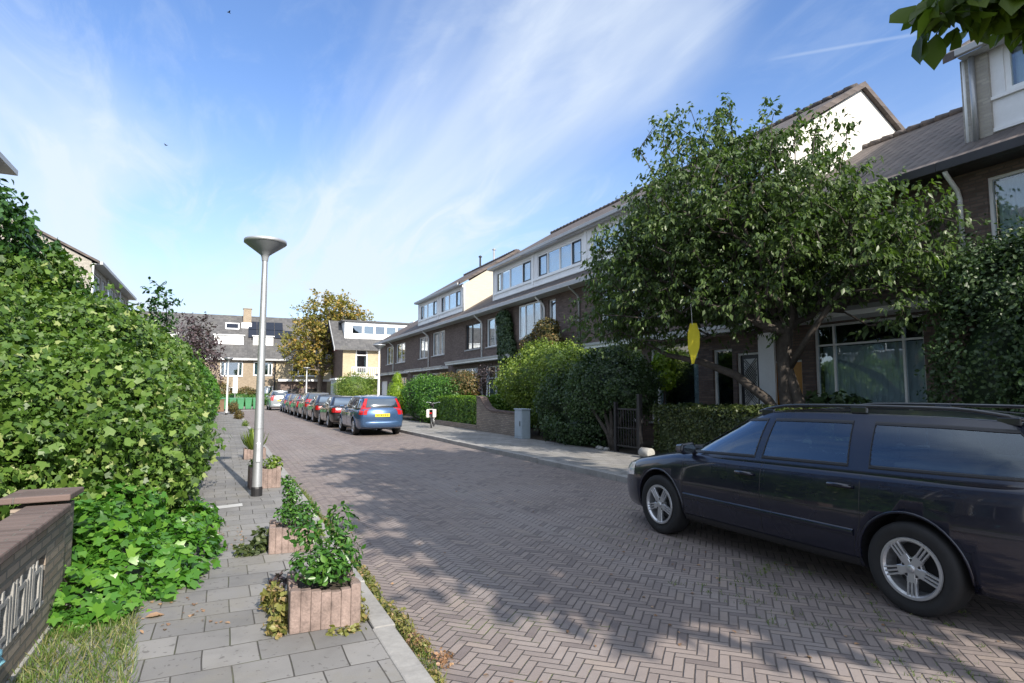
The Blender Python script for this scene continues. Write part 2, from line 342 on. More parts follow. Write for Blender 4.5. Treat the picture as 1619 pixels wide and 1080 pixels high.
G['rust'] = leaf_mat('russet_leaf', (0.05, 0.065, 0.02), (0.12, 0.10, 0.03), (0.22, 0.13, 0.05), 0.3)

# ---------------------------------------------------------------- object helpers
def tag(o, label=None, cat=None, group=None, kind=None):
    if label: o['label'] = label
    if cat: o['category'] = cat
    if group: o['group'] = group
    if kind: o['kind'] = kind
    return o
def thing(name, label, cat, loc=(0, 0, 0), group=None, rz=0.0):
    o = bpy.data.objects.new(name, None); o.location = loc; o.rotation_euler = (0, 0, rz)
    o.empty_display_size = 0.2
    COL.objects.link(o)
    return tag(o, label, cat, group)
def base_of(parent):
    v = Vector((0, 0, 0))
    while parent is not None:
        v += parent.location; parent = parent.parent
    return v
class MB:
    def __init__(s): s.v = []; s.f = []; s.mi = []; s.cur = 0
    def add(s, vs, fs):
        b = len(s.v); s.v += [tuple(q) for q in vs]
        for f in fs: s.f.append(tuple(b + i for i in f)); s.mi.append(s.cur)
        return s
    def quad(s, a, b, c, d): return s.add([a, b, c, d], [(0, 1, 2, 3)])
    def box(s, x0, x1, y0, y1, z0, z1):
        if x0 > x1: x0, x1 = x1, x0
        if y0 > y1: y0, y1 = y1, y0
        if z0 > z1: z0, z1 = z1, z0
        return s.add([(x0, y0, z0), (x1, y0, z0), (x1, y1, z0), (x0, y1, z0), (x0, y0, z1), (x1, y0, z1), (x1, y1, z1), (x0, y1, z1)],
            [(0, 3, 2, 1), (4, 5, 6, 7), (0, 1, 5, 4), (1, 2, 6, 5), (2, 3, 7, 6), (3, 0, 4, 7)])
    def prism(s, poly, ax, a, b):
        """poly: 2-D outline; ax 'x','y','z' = extrusion axis from a to b"""
        n = len(poly)
        def P(p, t): return {'x': (t, p[0], p[1]), 'y': (p[0], t, p[1]), 'z': (p[0], p[1], t)}[ax]
        vs = [P(p, a) for p in poly] + [P(p, b) for p in poly]
        fs = [tuple(range(n))[::-1], tuple(range(n, 2 * n))] + [(i, (i + 1) % n, n + (i + 1) % n, n + i) for i in range(n)]
        return s.add(vs, fs)
    def tube(s, pts, rad, n=8, cap=True):
        pts = [Vector(p) for p in pts]; m = len(pts)
        if not hasattr(rad, '__len__'): rad = [rad] * m
        vs = []; up0 = None
        for i, p in enumerate(pts):
            t = (pts[min(i + 1, m - 1)] - pts[max(i - 1, 0)])
            t = t.normalized() if t.length > 1e-9 else Vector((0, 0, 1))
            if up0 is None: up0 = t.orthogonal().normalized()
            u = (up0 - t * up0.dot(t)); u = u.normalized() if u.length > 1e-6 else t.orthogonal().normalized(); up0 = u
            w = t.cross(u)
            for k in range(n):
                a = 2 * math.pi * k / n
                vs.append(p + (u * math.cos(a) + w * math.sin(a)) * rad[i])
        fs = [(i * n + k, i * n + (k + 1) % n, (i + 1) * n + (k + 1) % n, (i + 1) * n + k) for i in range(m - 1) for k in range(n)]
        if cap: fs += [tuple(range(n))[::-1], tuple((m - 1) * n + k for k in range(n))]
        return s.add(vs, fs)
    def lathe(s, prof, n=24, c=(0, 0, 0), ax='z', cap=False):
        """prof: (radius, height) pairs"""
        vs = []
        for r, h in prof:
            for k in range(n):
                a = 2 * math.pi * k / n; p = (r * math.cos(a), r * math.sin(a), h)
                if ax == 'x': p = (p[2], p[0], p[1])
                if ax == 'y': p = (p[0], p[2], p[1])
                vs.append((p[0] + c[0], p[1] + c[1], p[2] + c[2]))
        m = len(prof)
        fs = [(i * n + k, i * n + (k + 1) % n, (i + 1) * n + (k + 1) % n, (i + 1) * n + k) for i in range(m - 1) for k in range(n)]
        if cap: fs += [tuple(range(n))[::-1], tuple((m - 1) * n + k for k in range(n))]
        return s.add(vs, fs)
    def grid(s, P, nu, nv):
        """P[i][j] points"""
        vs = [P[i][j] for i in range(nu) for j in range(nv)]
        fs = [(i * nv + j, (i + 1) * nv + j, (i + 1) * nv + j + 1, i * nv + j + 1) for i in range(nu - 1) for j in range(nv - 1)]
        return s.add(vs, fs)
    def build(s, name, mat, parent=None, smooth=False, bevel=0.0, fixn=True):
        off = base_of(parent)
        me = bpy.data.meshes.new(name)
        me.from_pydata([(a - off.x, b - off.y, c - off.z) for a, b, c in s.v], [], s.f)
        for m in (mat if isinstance(mat, (list, tuple)) else [mat]): me.materials.append(m)
        if isinstance(mat, (list, tuple)): me.polygons.foreach_set('material_index', s.mi)
        if fixn:
            bm = bmesh.new(); bm.from_mesh(me); bmesh.ops.recalc_face_normals(bm, faces=bm.faces); bm.to_mesh(me); bm.free()
        if smooth: me.polygons.foreach_set('use_smooth', [True] * len(me.polygons))
        me.update()
        o = bpy.data.objects.new(name, me); COL.objects.link(o)
        if parent is not None: o.parent = parent
        if bevel > 0:
            b = o.modifiers.new('bevel', 'BEVEL'); b.width = bevel; b.segments = 2; b.limit_method = 'ANGLE'; b.angle_limit = R(35)
        if smooth == 'auto' : pass
        return o
def copy_tree(o, parent=None):
    c = o.copy(); COL.objects.link(c)
    if parent is not None: c.parent = parent
    for ch in list(o.children): copy_tree(ch, c)
    return c

# ---------------------------------------------------------------- foliage
rng = np.random.default_rng(11)
LEAF = {
 'ovate': (np.array([(0, 0, 0), (-.30, .30, .05), (-.32, .60, .06), (0, 1, -.10), (.32, .60, .06), (.30, .30, .05), (0, .45, -.03)], float),
           [(0, 6, 1), (1, 6, 2), (2, 6, 3), (3, 6, 4), (4, 6, 5), (5, 6, 0)]),
 'long': (np.array([(0, 0, 0), (-.19, .40, .04), (0, 1, -.16), (.19, .40, .04), (0, .42, -.03)], float), [(0, 4, 1), (1, 4, 2), (2, 4, 3), (3, 4, 0)]),
 'lobed': (np.array([(0, 0, 0), (-.42, .02, .02), (-.52, .48, -.03), (-.22, .52, .03), (0, 1, -.08), (.22, .52, .03), (.52, .48, -.03), (.42, .02, .02), (0, .35, .02)], float),
           [(0, 8, 1), (1, 8, 2), (2, 8, 3), (3, 8, 4), (4, 8, 5), (5, 8, 6), (6, 8, 7), (7, 8, 0)]),
 'tri': (np.array([(-.30, 0.25, 0), (0, 1, 0), (.30, .25, 0), (0, 0, 0.05)], float), [(3, 2, 1), (3, 1, 0)]),
 'blade': (np.array([(-.035, 0, 0), (.035, 0, 0), (.028, .5, .0), (0, 1, .16), (-.028, .5, .0)], float), [(0, 1, 2, 4), (4, 2, 3)]),
}
def nrm(a): return a / np.maximum(np.linalg.norm(a, axis=1, keepdims=True), 1e-9)
def leaf_mesh(name, P, D, Nn, size, mat, shape='ovate', rnd=None, parent=None, width=1.0):
    """P base points, D pointing directions, Nn approximate normals, size per leaf"""
    T, F = LEAF[shape]
    n = len(P); D = nrm(D); X = nrm(np.cross(D, Nn)); Z = np.cross(X, D)
    size = np.broadcast_to(size, (n,))
    V = (P[:, None, :] + size[:, None, None] * (T[None, :, 0:1] * X[:, None, :] * width + T[None, :, 1:2] * D[:, None, :] + T[None, :, 2:3] * Z[:, None, :]))
    k = len(T); V = V.reshape(-1, 3) - np.array(base_of(parent))
    fl = [len(f) for f in F]; fi = np.concatenate([np.array(f) for f in F])
    loops = (np.arange(n)[:, None] * k + fi[None, :]).ravel()
    starts1 = np.concatenate([[0], np.cumsum(fl)[:-1]]); tot = sum(fl)
    starts = (np.arange(n)[:, None] * tot + starts1[None, :]).ravel()
    me = bpy.data.meshes.new(name)
    me.vertices.add(len(V)); me.vertices.foreach_set('co', V.astype(np.float32).ravel())
    me.loops.add(len(loops)); me.loops.foreach_set('vertex_index', loops.astype(np.int32))
    me.polygons.add(len(starts)); me.polygons.foreach_set('loop_start', starts.astype(np.int32))
    if rnd is None: rnd = rng.random(n)
    at = me.attributes.new('rnd', 'FLOAT', 'POINT'); at.data.foreach_set('value', np.repeat(rnd, k).astype(np.float32))
    me.materials.append(mat); me.update(calc_edges=True); me.validate()
    o = bpy.data.objects.new(name, me); COL.objects.link(o)
    if parent is not None: o.parent = parent
    return o
def vnoise(P, s, seed=0):
    """cheap smooth pseudo noise, -1..1"""
    r = np.random.default_rng(seed); out = np.zeros(len(P)); a = 1.0; tot = 0
    for o in range(3):
        for _ in range(3):
            w = r.normal(size=3) * s * (1.8 ** o); ph = r.random() * 6.28
            out += a * np.sin(P @ w + ph); tot += a * 0.7
        a *= 0.6
    return out / tot
def blob_points(E, dens, depth=0.12, inside=0.90, rough=0.10, seed=1, zmin=None, freq=2.0, clus=None):
    """sample near the surface of a union of ellipsoids; E rows: cx,cy,cz,rx,ry,rz"""
    E = np.array(E, float); PP = []; NN = []
    for i, e in enumerate(E):
        c, r = e[:3], e[3:]
        area = 4 * math.pi * (((r[0] * r[1]) ** 1.6 + (r[0] * r[2]) ** 1.6 + (r[1] * r[2]) ** 1.6) / 3) ** (1 / 1.6)
        n = int(area * dens)
        d = nrm(rng.normal(size=(n, 3))); shoot = 0.0
        if clus:      # leaves stand in bunches round the ends of shoots
            k = max(3, n // clus[0]); cd = nrm(rng.normal(size=(k, 3))); idx = rng.integers(0, k, n)
            d = nrm(cd[idx] + rng.normal(size=(n, 3)) * clus[1] / r * 1.0)
            shoot = (rng.random(k) ** 2 * clus[2] / r.mean())[idx] * rng.random(n)
        s = 1 + rough * vnoise(c + d * r, freq, seed) - np.abs(rng.normal(size=len(d))) * depth
        s *= 1 + 0.04 * rng.normal(size=len(d)); s += shoot
        p = c + d * r * s[:, None]
        keep = np.ones(len(p), bool)
        for j, f in enumerate(E):
            if j == i: continue
            q = (p - f[:3]) / f[3:]
            keep &= (np.einsum('ij,ij->i', q, q) > inside ** 2 * (0.85 if j > i else 1.0))
        if zmin is not None: keep &= p[:, 2] > zmin
        PP.append(p[keep]); NN.append(nrm(d / r)[keep])
    return np.concatenate(PP), np.concatenate(NN)
def dress(name, P, N_, size, mat, shape='ovate', droop=0.35, scatter=0.7, var=0.3, parent=None, up=0.25, width=1.0, clump=1.2, seed=3):
    n = len(P)
    nn = nrm(N_ + rng.normal(size=(n, 3)) * scatter * 0.6 + np.array([0, 0, up]))
    d = rng.normal(size=(n, 3)); d = d - nn * np.einsum('ij,ij->i', d, nn)[:, None]
    d = nrm(d) + N_ * 0.35 + np.array([0, 0, -droop])
    sz = size * (1 + var * rng.normal(size=n).clip(-1.6, 1.6))
    rnd = np.clip(0.5 + 0.25 * rng.normal(size=n) * 0.9 + 0.16 * vnoise(P, clump, seed), 0, 1)
    hi = rng.random(n) < 0.03; rnd[hi] = 1.0
    return leaf_mesh(name, P, d, nn, sz, mat, shape, rnd, parent, width)
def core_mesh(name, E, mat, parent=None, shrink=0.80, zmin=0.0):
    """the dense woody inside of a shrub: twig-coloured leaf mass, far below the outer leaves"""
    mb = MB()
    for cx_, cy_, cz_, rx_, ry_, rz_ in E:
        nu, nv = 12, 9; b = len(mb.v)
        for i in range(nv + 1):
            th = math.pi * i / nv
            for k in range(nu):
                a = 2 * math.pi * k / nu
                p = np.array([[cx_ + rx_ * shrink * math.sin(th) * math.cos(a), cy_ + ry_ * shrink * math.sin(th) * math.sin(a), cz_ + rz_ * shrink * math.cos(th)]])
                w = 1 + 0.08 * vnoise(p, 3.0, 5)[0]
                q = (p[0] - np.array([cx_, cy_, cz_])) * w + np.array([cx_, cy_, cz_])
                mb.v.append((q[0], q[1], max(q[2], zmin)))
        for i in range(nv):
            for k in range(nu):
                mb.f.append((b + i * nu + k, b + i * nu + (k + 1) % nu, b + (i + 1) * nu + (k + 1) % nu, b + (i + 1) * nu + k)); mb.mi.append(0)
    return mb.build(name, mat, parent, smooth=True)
def grow(root, tips, r_tip=0.006, power=2.2, step=0.35, bias=0.35, r_max=None, seed=0, jitter=0.05, trunk=None):
    """connects tip points to a growing skeleton; returns nodes, parents, radii"""
    r = np.random.default_rng(seed)
    nodes = [np.array(root, float)]; par = [-1]; plen = [0.0]
    for p in (trunk or []):
        nodes.append(np.array(p, float)); par.append(len(nodes) - 2); plen.append(plen[-1] + np.linalg.norm(nodes[-1] - nodes[-2]) * 0.4)
    tips = np.array(tips); o = nodes[-1]
    order = np.argsort(np.linalg.norm(tips - o, axis=1))
    start = len(trunk) if trunk else 0
    ends = []
    for t in tips[order]:
        A = np.array(nodes); d = np.linalg.norm(A - t, axis=1)
        cost = d + bias * np.array(plen); cost[:max(0, start - 1)] += 50
        k = int(np.argmin(cost)); L = d[k]; m = max(1, int(round(L / step)))
        last = k; a = A[k]
        sag = np.array([0, 0, 1.0]) * L * 0.10
        for i in range(1, m + 1):
            f = i / m; p = a + (t - a) * f + sag * math.sin(math.pi * f) + (r.normal(size=3) * jitter * (1 if i < m else 0))
            nodes.append(p); par.append(last); plen.append(plen[last] + np.linalg.norm(p - nodes[last])); last = len(nodes) - 1
        ends.append(last)
    n = len(nodes); w = np.zeros(n)
    for e in ends: w[e] += r_tip ** power
    for i in range(n - 1, 0, -1): w[par[i]] += w[i] if w[i] > 0 else r_tip ** power
    rad = w ** (1 / power)
    if r_max: rad = rad * min(1.0, 1.0) if rad[0] <= r_max else np.minimum(rad, r_max * (rad / rad[0]) ** 0.85 + 0.001)
    return np.array(nodes), par, rad, ends
def branch_mesh(name, nodes, par, rad, mat, parent=None, thin=0.0):
    """paths from every node down to its thickest child"""
    n = len(nodes); ch = [[] for _ in range(n)]
    for i in range(1, n): ch[par[i]].append(i)
    mb = MB(); stack = [(0, None)]
    while stack:
        s, pr = stack.pop()
        path = [s]; 
        while ch[path[-1]]:
            c = sorted(ch[path[-1]], key=lambda k: -rad[k])
            for k in c[1:]: stack.append((k, path[-1]))
            path.append(c[0])
        full = ([pr] if pr is not None else []) + path
        rr = [rad[k] for k in full]
        if pr is not None: rr[0] = rr[1]
        if max(rr) < thin or len(full) < 2: continue
        mb.tube([nodes[k] for k in full], rr, n=(10 if max(rr) > 0.05 else 5 if max(rr) > 0.015 else 3), cap=False)
    return mb.build(name, mat, parent, smooth=True, fixn=False)
def twig_leaves(ends, nodes, par, per=22, spread=0.35, leaf=0.10, shape='long', mat=None, name='crown', parent=None, droop=0.9, up_shoot=None, seed=2, var=0.25, width=1.0, fill=0.0):
    """leaves hung along short shoots that start at every tip"""
    r = np.random.default_rng(seed); P = []; D = []; N_ = []; Q = []
    for e in ends:
        base = nodes[e]; dirn = base - nodes[par[e]]; dirn = dirn / (np.linalg.norm(dirn) + 1e-6)
        for s_ in range(3):
            d = dirn * 0.5 + r.normal(size=3) * 0.6 + np.array([0, 0, 0.25]); d /= np.linalg.norm(d)
            L = spread * (0.6 + 0.8 * r.random()); m = per // 3
            tone = 0.5 + 0.12 * r.normal()
            for i in range(m):
                f = (i + r.random()) / m
                p = base + d * L * f - np.array([0, 0, 0.12 * L * f * f]) + r.normal(size=3) * 0.02
                side = np.cross(d, r.normal(size=3)); side /= (np.linalg.norm(side) + 1e-6)
                P.append(p); D.append(side * 0.75 + d * 0.45 + np.array([0, 0, -droop * (0.4 + 0.8 * r.random())]))
                N_.append(np.array([0, 0, 1.0]) + r.normal(size=3) * 0.55); Q.append(np.clip(tone + 0.17 * r.normal(), 0, 0.97))
    P = np.array(P); n = len(P)
    return leaf_mesh(name, P, np.array(D), np.array(N_), leaf * (1 + var * np.clip(r.normal(size=n), -1.6, 1.6)), mat, shape, np.array(Q), parent, width)
def crown_tips(E, n, seed=5, shell=0.55, gap=0.0, freq=1.5):
    """tip points inside a union of ellipsoids, denser outwards"""
    r = np.random.default_rng(seed); E = np.array(E, float); vol = E[:, 3] * E[:, 4] * E[:, 5]; out = []
    for e, k in zip(E, (n * vol / vol.sum()).astype(int)):
        d = nrm(r.normal(size=(k, 3))); s = r.random(k) ** (shell)
        out.append(e[:3] + d * e[3:] * s[:, None])
    P = np.concatenate(out)
    if gap > 0: P = P[vnoise(P, freq, seed) > -1 + gap]
    return P
def shrub(name, label, cat, E, mat, dens, size, shape='ovate', loc=None, group=None, core=0.8, woody='bark', stems=4, zmin=0.02, **k):
    E = np.array(E, float)
    loc = loc or (E[:, 0].mean(), E[:, 1].mean(), 0)
    t = thing(name, label, cat, loc, group)
    bp = {q: k.pop(q) for q in ('depth', 'inside', 'rough', 'seed', 'freq', 'clus') if q in k}
    P, N_ = blob_points(E, dens, zmin=zmin, **bp)
    dress('foliage', P, N_, size, mat, shape, parent=t, **k)
    for i in range(stems):
        mb = MB(); e = E[i % len(E)]
        b = Vector((e[0] + random.uniform(-.15, .15) * e[3], e[1] + random.uniform(-.15, .15) * e[4], 0))
        mb.tube([b, b + Vector((random.uniform(-.1, .1), random.uniform(-.1, .1), e[2] * .6)), (e[0], e[1], e[2] + e[5] * .3)], [.035, .025, .012], 6)
        mb.build('stem', M[woody], t, smooth=True)
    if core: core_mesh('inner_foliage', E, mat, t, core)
    return t

# ---------------------------------------------------------------- the setting
def sheet(name, poly, z, mat):
    return tag(MB().add([(x, y, z) for x, y in poly], [tuple(range(len(poly)))]).build(name, mat), kind='structure')
sheet('ground', [(-400, -120), (400, -120), (400, 600), (-400, 600)], -0.06, M['ground'])
# street (slightly crowned surface is left flat), with its side street at the far end
sheet('road', [(0.95, -12), (6.50, -12), (6.50, 60.0), (0.95, 60.0)], 0.0, M['road'])
sheet('side_road', [(-30, 60.0), (40, 60.0), (40, 67), (-30, 67)], 0.002, M['road'])
LP = 0.065
mb = MB(); mb.box(-0.98, 0.93, -12, 55, -0.05, LP); mb.box(.9302, 1.02, 7.6, 55, -0.05, LP - .002); mb.box(-6.1, -0.98, 54.0, 55, -0.05, LP)
tag(mb.build('pavement', M['tiles']), kind='structure')
RP = 0.10
mb = MB(); mb.box(6.62, 9.0, -12, 57, -0.05, RP)
tag(mb.build('pavement', M['tiles_r']), kind='structure')
def kerb(name, x0, x1, y0, y1, z, dy=1.0):
    mb = MB(); y = y0
    while y < y1:
        e = random.uniform(-.006, .006) + (min(.04, max(-.06, -.06 + .013 * (y - 3))) if x0 < 2 else 0); d = min(dy, y1 - y)
        mb.box(x0 + e, x1 + e, y + .005, y + d - .005, -0.05, z + random.uniform(-.004, .006)); y += d
    return tag(mb.build(name, M['kerb'], bevel=0.012), kind='structure')
kerb('kerb', 0.985, 1.13, -6, 54.5, LP + .01)
kerb('kerb', 6.45, 6.615, -6, 57, RP + .01)
mb = MB(); mb.box(-30, 40, 67, 69, -0.05, 0.09); tag(mb.build('pavement', M['tiles']), kind='structure')
# front gardens
sheet('garden_soil', [(9.0, -12), (12.4, -12), (12.4, 57), (9.0, 57)], 0.085, M['soil'])
sheet('garden_soil', [(-6.3, -12), (-0.98, -12), (-0.98, 54), (-6.3, 54)], 0.03, M['soil'])
# bicycle-lane style white give-way bars far down the street
sheet('road_marking', [(1.25, 56.0), (3.0, 57.6), (3.0, 57.95), (1.25, 56.35)], 0.006, M['line'])
sheet('road_marking', [(3.9, 57.8), (6.0, 57.8), (6.0, 58.2), (3.9, 58.2)], 0.006, M['line'])
# narrow light band of newer slabs across the left pavement
sheet('path', [(-0.45, 8.75), (0.30, 8.95), (0.30, 9.17), (-0.45, 8.97)], LP + 0.004, simple('pale_slab', (0.42, 0.42, 0.41), 0.8, var=0.12, scale=6))

# ---------------------------------------------------------------- houses
def wall_openings(mb, axis, c, a0, a1, z0, z1, ops, thick):
    """wall sheet with rectangular holes; axis 'x' = wall in plane X=c facing the street, thickness towards +thick. ops: (a0,a1,z0,z1)"""
    As = sorted(set([a0, a1] + [v for o in ops for v in o[:2]])); Zs = sorted(set([z0, z1] + [v for o in ops for v in o[2:4]]))
    As = [a for a in As if a0 - 1e-6 <= a <= a1 + 1e-6]; Zs = [z for z in Zs if z0 - 1e-6 <= z <= z1 + 1e-6]
    def P(a, z, d=0.0): return (c + d, a, z) if axis == 'x' else (a, c + d, z)
    def hole(a, z): return any(o[0] < a < o[1] and o[2] < z < o[3] for o in ops)
    for i in range(len(As) - 1):
        for j in range(len(Zs) - 1):
            if not hole((As[i] + As[i + 1]) / 2, (Zs[j] + Zs[j + 1]) / 2):
                mb.quad(P(As[i], Zs[j]), P(As[i + 1], Zs[j]), P(As[i + 1], Zs[j + 1]), P(As[i], Zs[j + 1]))
    for o in ops:
        A0, A1, Z0, Z1 = max(o[0], a0), min(o[1], a1), max(o[2], z0), min(o[3], z1); t = thick
        mb.quad(P(A0, Z0), P(A1, Z0), P(A1, Z0, t), P(A0, Z0, t)); mb.quad(P(A0, Z1), P(A1, Z1), P(A1, Z1, t), P(A0, Z1, t))
        mb.quad(P(A0, Z0), P(A0, Z1), P(A0, Z1, t), P(A0, Z0, t)); mb.quad(P(A1, Z0), P(A1, Z1), P(A1, Z1, t), P(A1, Z0, t))
def window(parent, axis, c, a0, a1, z0, z1, cols=(0.5,), transom=None, frame='white', sash=None, recess=0.07, inward=1, curtain=0.0, glass='glass', fw=0.055, sill=True, room=0.9, bars=None):
    """one window: frame with mullions (part), pane, curtain and sill (sub-parts). inward=+1/-1 direction into the house"""
    q = c + inward * recess
    def B(mb, u0, u1, w0, w1, d0, d1):
        x0, x1 = q + inward * d0, q + inward * d1
        if axis == 'x': mb.box(x0, x1, u0, u1, w0, w1)
        else: mb.box(u0, u1, x0, x1, w0, w1)
    mb = MB(); e = 0.002
    B(mb, a0 + e, a0 + fw, z0 + e, z1 - e, 0, .07); B(mb, a1 - fw, a1 - e, z0 + e, z1 - e, 0, .07)
    B(mb, a0 + fw, a1 - fw, z1 - fw, z1 - e, 0, .07); B(mb, a0 + fw, a1 - fw, z0 + e, z0 + fw, 0, .07)
    ms = [a0 + (a1 - a0) * f for f in cols]
    for m in ms: B(mb, m - fw * .5, m + fw * .5, z0 + fw, z1 - fw, .003, .067)
    if transom:
        ed = [a0 + fw] + [v for m in ms for v in (m - fw * .5, m + fw * .5)] + [a1 - fw]
        for i in range(0, len(ed), 2): B(mb, ed[i], ed[i + 1], transom - fw * .45, transom + fw * .45, .005, .065)
    fr = mb.build('window', M[frame], parent)
    mb = MB(); ed = [a0 + fw] + [v for m in ms for v in (m - fw * .5, m + fw * .5)] + [a1 - fw]
    for i in range(0, len(ed), 2): B(mb, ed[i], ed[i + 1], z0 + fw, z1 - fw, .035, .042)
    mb.build('pane', M[glass], fr)
    if sash:
        s = .04
        for i in sash:
            mb = MB(); u0, u1 = ed[2 * i] + .004, ed[2 * i + 1] - .004; w0, w1 = z0 + fw + .004, z1 - fw - .004
            B(mb, u0, u0 + s, w0, w1, -.012, .03); B(mb, u1 - s, u1, w0, w1, -.012, .03)
            B(mb, u0 + s, u1 - s, w0, w0 + s, -.012, .03); B(mb, u0 + s, u1 - s, w1 - s, w1, -.012, .03)
            mb.build('sash', M['sash_dark'], fr)
    if bars:
        mb = MB()
        for i in range(1, bars[0]):
            u = a0 + fw + (a1 - a0 - 2 * fw) * i / bars[0]; B(mb, u - .012, u + .012, z0 + fw, z1 - fw, .012, .03)
        for i in range(1, bars[1]):
            w = z0 + fw + (z1 - z0 - 2 * fw) * i / bars[1]; B(mb, a0 + fw, a1 - fw, w - .012, w + .012, .014, .028)
        mb.build('glazing_bars', M[frame], fr)
    if curtain > 0:
        mb = MB(); zt = (transom - .03) if transom and curtain < 1.5 else z1 - fw
        cover = min(curtain, 1.0); wd = (a1 - a0 - 2 * fw)
        segs = [(a0 + fw, a0 + fw + wd * cover / 2), (a1 - fw - wd * cover / 2, a1 - fw)] if cover < 1 else [(a0 + fw, a1 - fw)]
        for u0, u1 in segs:
            mb = MB(); n = max(6, int((u1 - u0) / .035)); G_ = []
            for i in range(n + 1):
                u = u0 + (u1 - u0) * i / n; d = .17 + .022 * math.sin(i * 1.9) + .012 * math.sin(i * .7 + 1)
                x = q + inward * d
                G_.append([(x, u, w) if axis == 'x' else (u, x, w) for w in (z0 + .02, zt)])
            mb.grid(G_, n + 1, 2); mb.build('curtain', M['curtain'], fr, smooth=True)
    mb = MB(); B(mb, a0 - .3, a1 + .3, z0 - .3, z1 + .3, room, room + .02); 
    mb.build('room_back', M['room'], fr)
    if sill:
        mb = MB(); B(mb, a0 - .04, a1 + .04, z0 - .06, z0 - .003, -recess - .06, -.004); mb.build('sill', M['grey_trim'], fr, bevel=.006)
    return fr
FX = 12.0; DX = 12.65; BX = 20.4; RX = 16.2
EAVE = 5.72; RIDGE = 8.5; UE = 8.06; URIDGE = 10.42
def roof_z(x): return EAVE + (RIDGE - EAVE) * (x - 11.62) / (RX - 11.62)
def right_house(y0, y1, label, raised=False, gable=None, ffw=(), gfw=(), doors=(), canopy=None, pipe=None, dorm=None, wall='brick_dark', group='terraced houses along the right side', skip_back=False, chimney=None, eave_dark=False, panel='panel'):
    H = thing('terraced_house', label, 'house', (FX, (y0 + y1) / 2, 0), group)
    ops = [(w[0], w[1], w[2], w[3]) for w in ffw] + [(w[0], w[1], w[2], w[3]) for w in gfw] + [(d[0], d[1], 0.1, d[2]) for d in doors]
    mb = MB(); wall_openings(mb, 'x', FX, y0, y1, 0.0, EAVE, ops, 0.28)
    mb.quad((BX, y0, 0), (BX, y1, 0), (BX, y1, EAVE), (BX, y0, EAVE))
    for y in (y0 + .001, y1 - .001): mb.add([(FX, y, 0), (BX, y, 0), (BX, y, EAVE), (RX, y, RIDGE - .1), (FX, y, EAVE)], [(0, 1, 2, 3, 4)])
    mb.build('wall', M[wall], H, fixn=False)
    for w in ffw: window(H, 'x', FX, w[0], w[1], w[2], w[3], **(w[4] if len(w) > 4 else {}))
    for w in gfw: window(H, 'x', FX, w[0], w[1], w[2], w[3], **(w[4] if len(w) > 4 else {}))
    for d in doors:
        dm = MB().box(FX + .10, FX + .15, d[0] + .05, d[1] - .05, .12, d[2] - .05).build('door', M[d[3]], H)
        f = MB(); f.box(FX + .06, FX + .14, d[0] + .002, d[0] + .05, .1, d[2]); f.box(FX + .06, FX + .14, d[1] - .05, d[1] - .002, .1, d[2]); f.box(FX + .06, FX + .14, d[0] + .05, d[1] - .05, d[2] - .05, d[2] - .002)
        f.build('door_frame', M['white'], H)
        MB().box(FX + .04, FX + .10, d[0] + .12, d[0] + .15, 1.0, 1.18).build('handle', M['steel'], dm)
        if len(d) > 4:
            l = MB(); z0_, z1_ = 1.25, d[2] - .15; u0, u1 = d[0] + .16, d[1] - .16
            l.box(FX + .094, FX + .099, u0, u1, z0_, z1_)
            l.build('door_light', M['curtain'], dm)
            l = MB(); n = 6
            for s in (-1, 1):
                for i in range(-n, n + 1):
                    c = (u0 + u1) / 2 + i * (u1 - u0) / n
                    pts = []
                    for t in np.linspace(0, 1, 25):
                        u = c + s * (t - .5) * (z1_ - z0_); z = z0_ + t * (z1_ - z0_)
                        if u0 <= u <= u1: pts.append((FX + .085, u, z))
                    if len(pts) > 1: l.tube([pts[0], pts[-1]], .008, 4)
            l.build('lattice', M['black'], dm)
    # lower roof: front slope up to the ridge (or to the dormer), back slope
    th = 0.10; ov = 11.62
    mb = MB(); fx1 = DX if raised else RX
    a, b = (ov, EAVE + .02), (fx1, roof_z(fx1) + .02)
    mb.prism([a, b, (b[0], b[1] - th), (a[0], a[1] - th)], 'y', y0 + .002, y1 - .002)
    if not raised: mb.prism([(RX, RIDGE + .02), (BX + .4, EAVE + .02), (BX + .4, EAVE - .08), (RX, RIDGE - .08)], 'y', y0 + .002, y1 - .002)
    rf = mb.build('roof', M['roof'], H)
    if not raised:
        mb = MB(); n = int((y1 - y0) / .33)
        for i in range(n):
            yy = y0 + (y1 - y0) * i / n; mb.tube([(RX, yy + .01, RIDGE + .035), (RX, yy + (y1 - y0) / n + .03, RIDGE + .055)], [.085, .10], 10)
        mb.build('ridge_tiles', M['roof'], rf, smooth=True)
    g = MB(); g.box(11.42, 11.62, y0 + .002, y1 - .002, EAVE - .17, EAVE + .0); g.box(11.62, FX - .002, y0 + .002, y1 - .002, EAVE - .17, EAVE - .12)
    g.build('gutter', M['dark_trim' if eave_dark else 'grey_trim'], H, bevel=.01)
    if raised:
        wops = dorm or []
        mb = MB(); wall_openings(mb, 'x', DX, y0 + .01, y1 - .01, roof_z(DX) - .15, UE, [w[:4] for w in wops], 0.12)
        dp = mb.build('dormer', M[panel], H, fixn=False)
        t = MB()
        for w in wops: pass
        t.box(DX - .05, DX - .002, y0 + .0, y0 + .06, roof_z(DX) + .03, UE - .02); t.box(DX - .05, DX - .002, y1 - .06, y1 - .0, roof_z(DX) + .03, UE - .02)
        t.box(DX - .035, DX - .002, y0 + .06, y1 - .06, roof_z(DX) + .03, roof_z(DX) + .10)
        zs = min(w[2] for w in wops)
        t.box(DX - .05, DX - .002, y0 + .06, y1 - .06, zs - .07, zs - .01)
        t.build('dormer_trim', M['white' if panel == 'panel' else 'grey_trim'], dp)
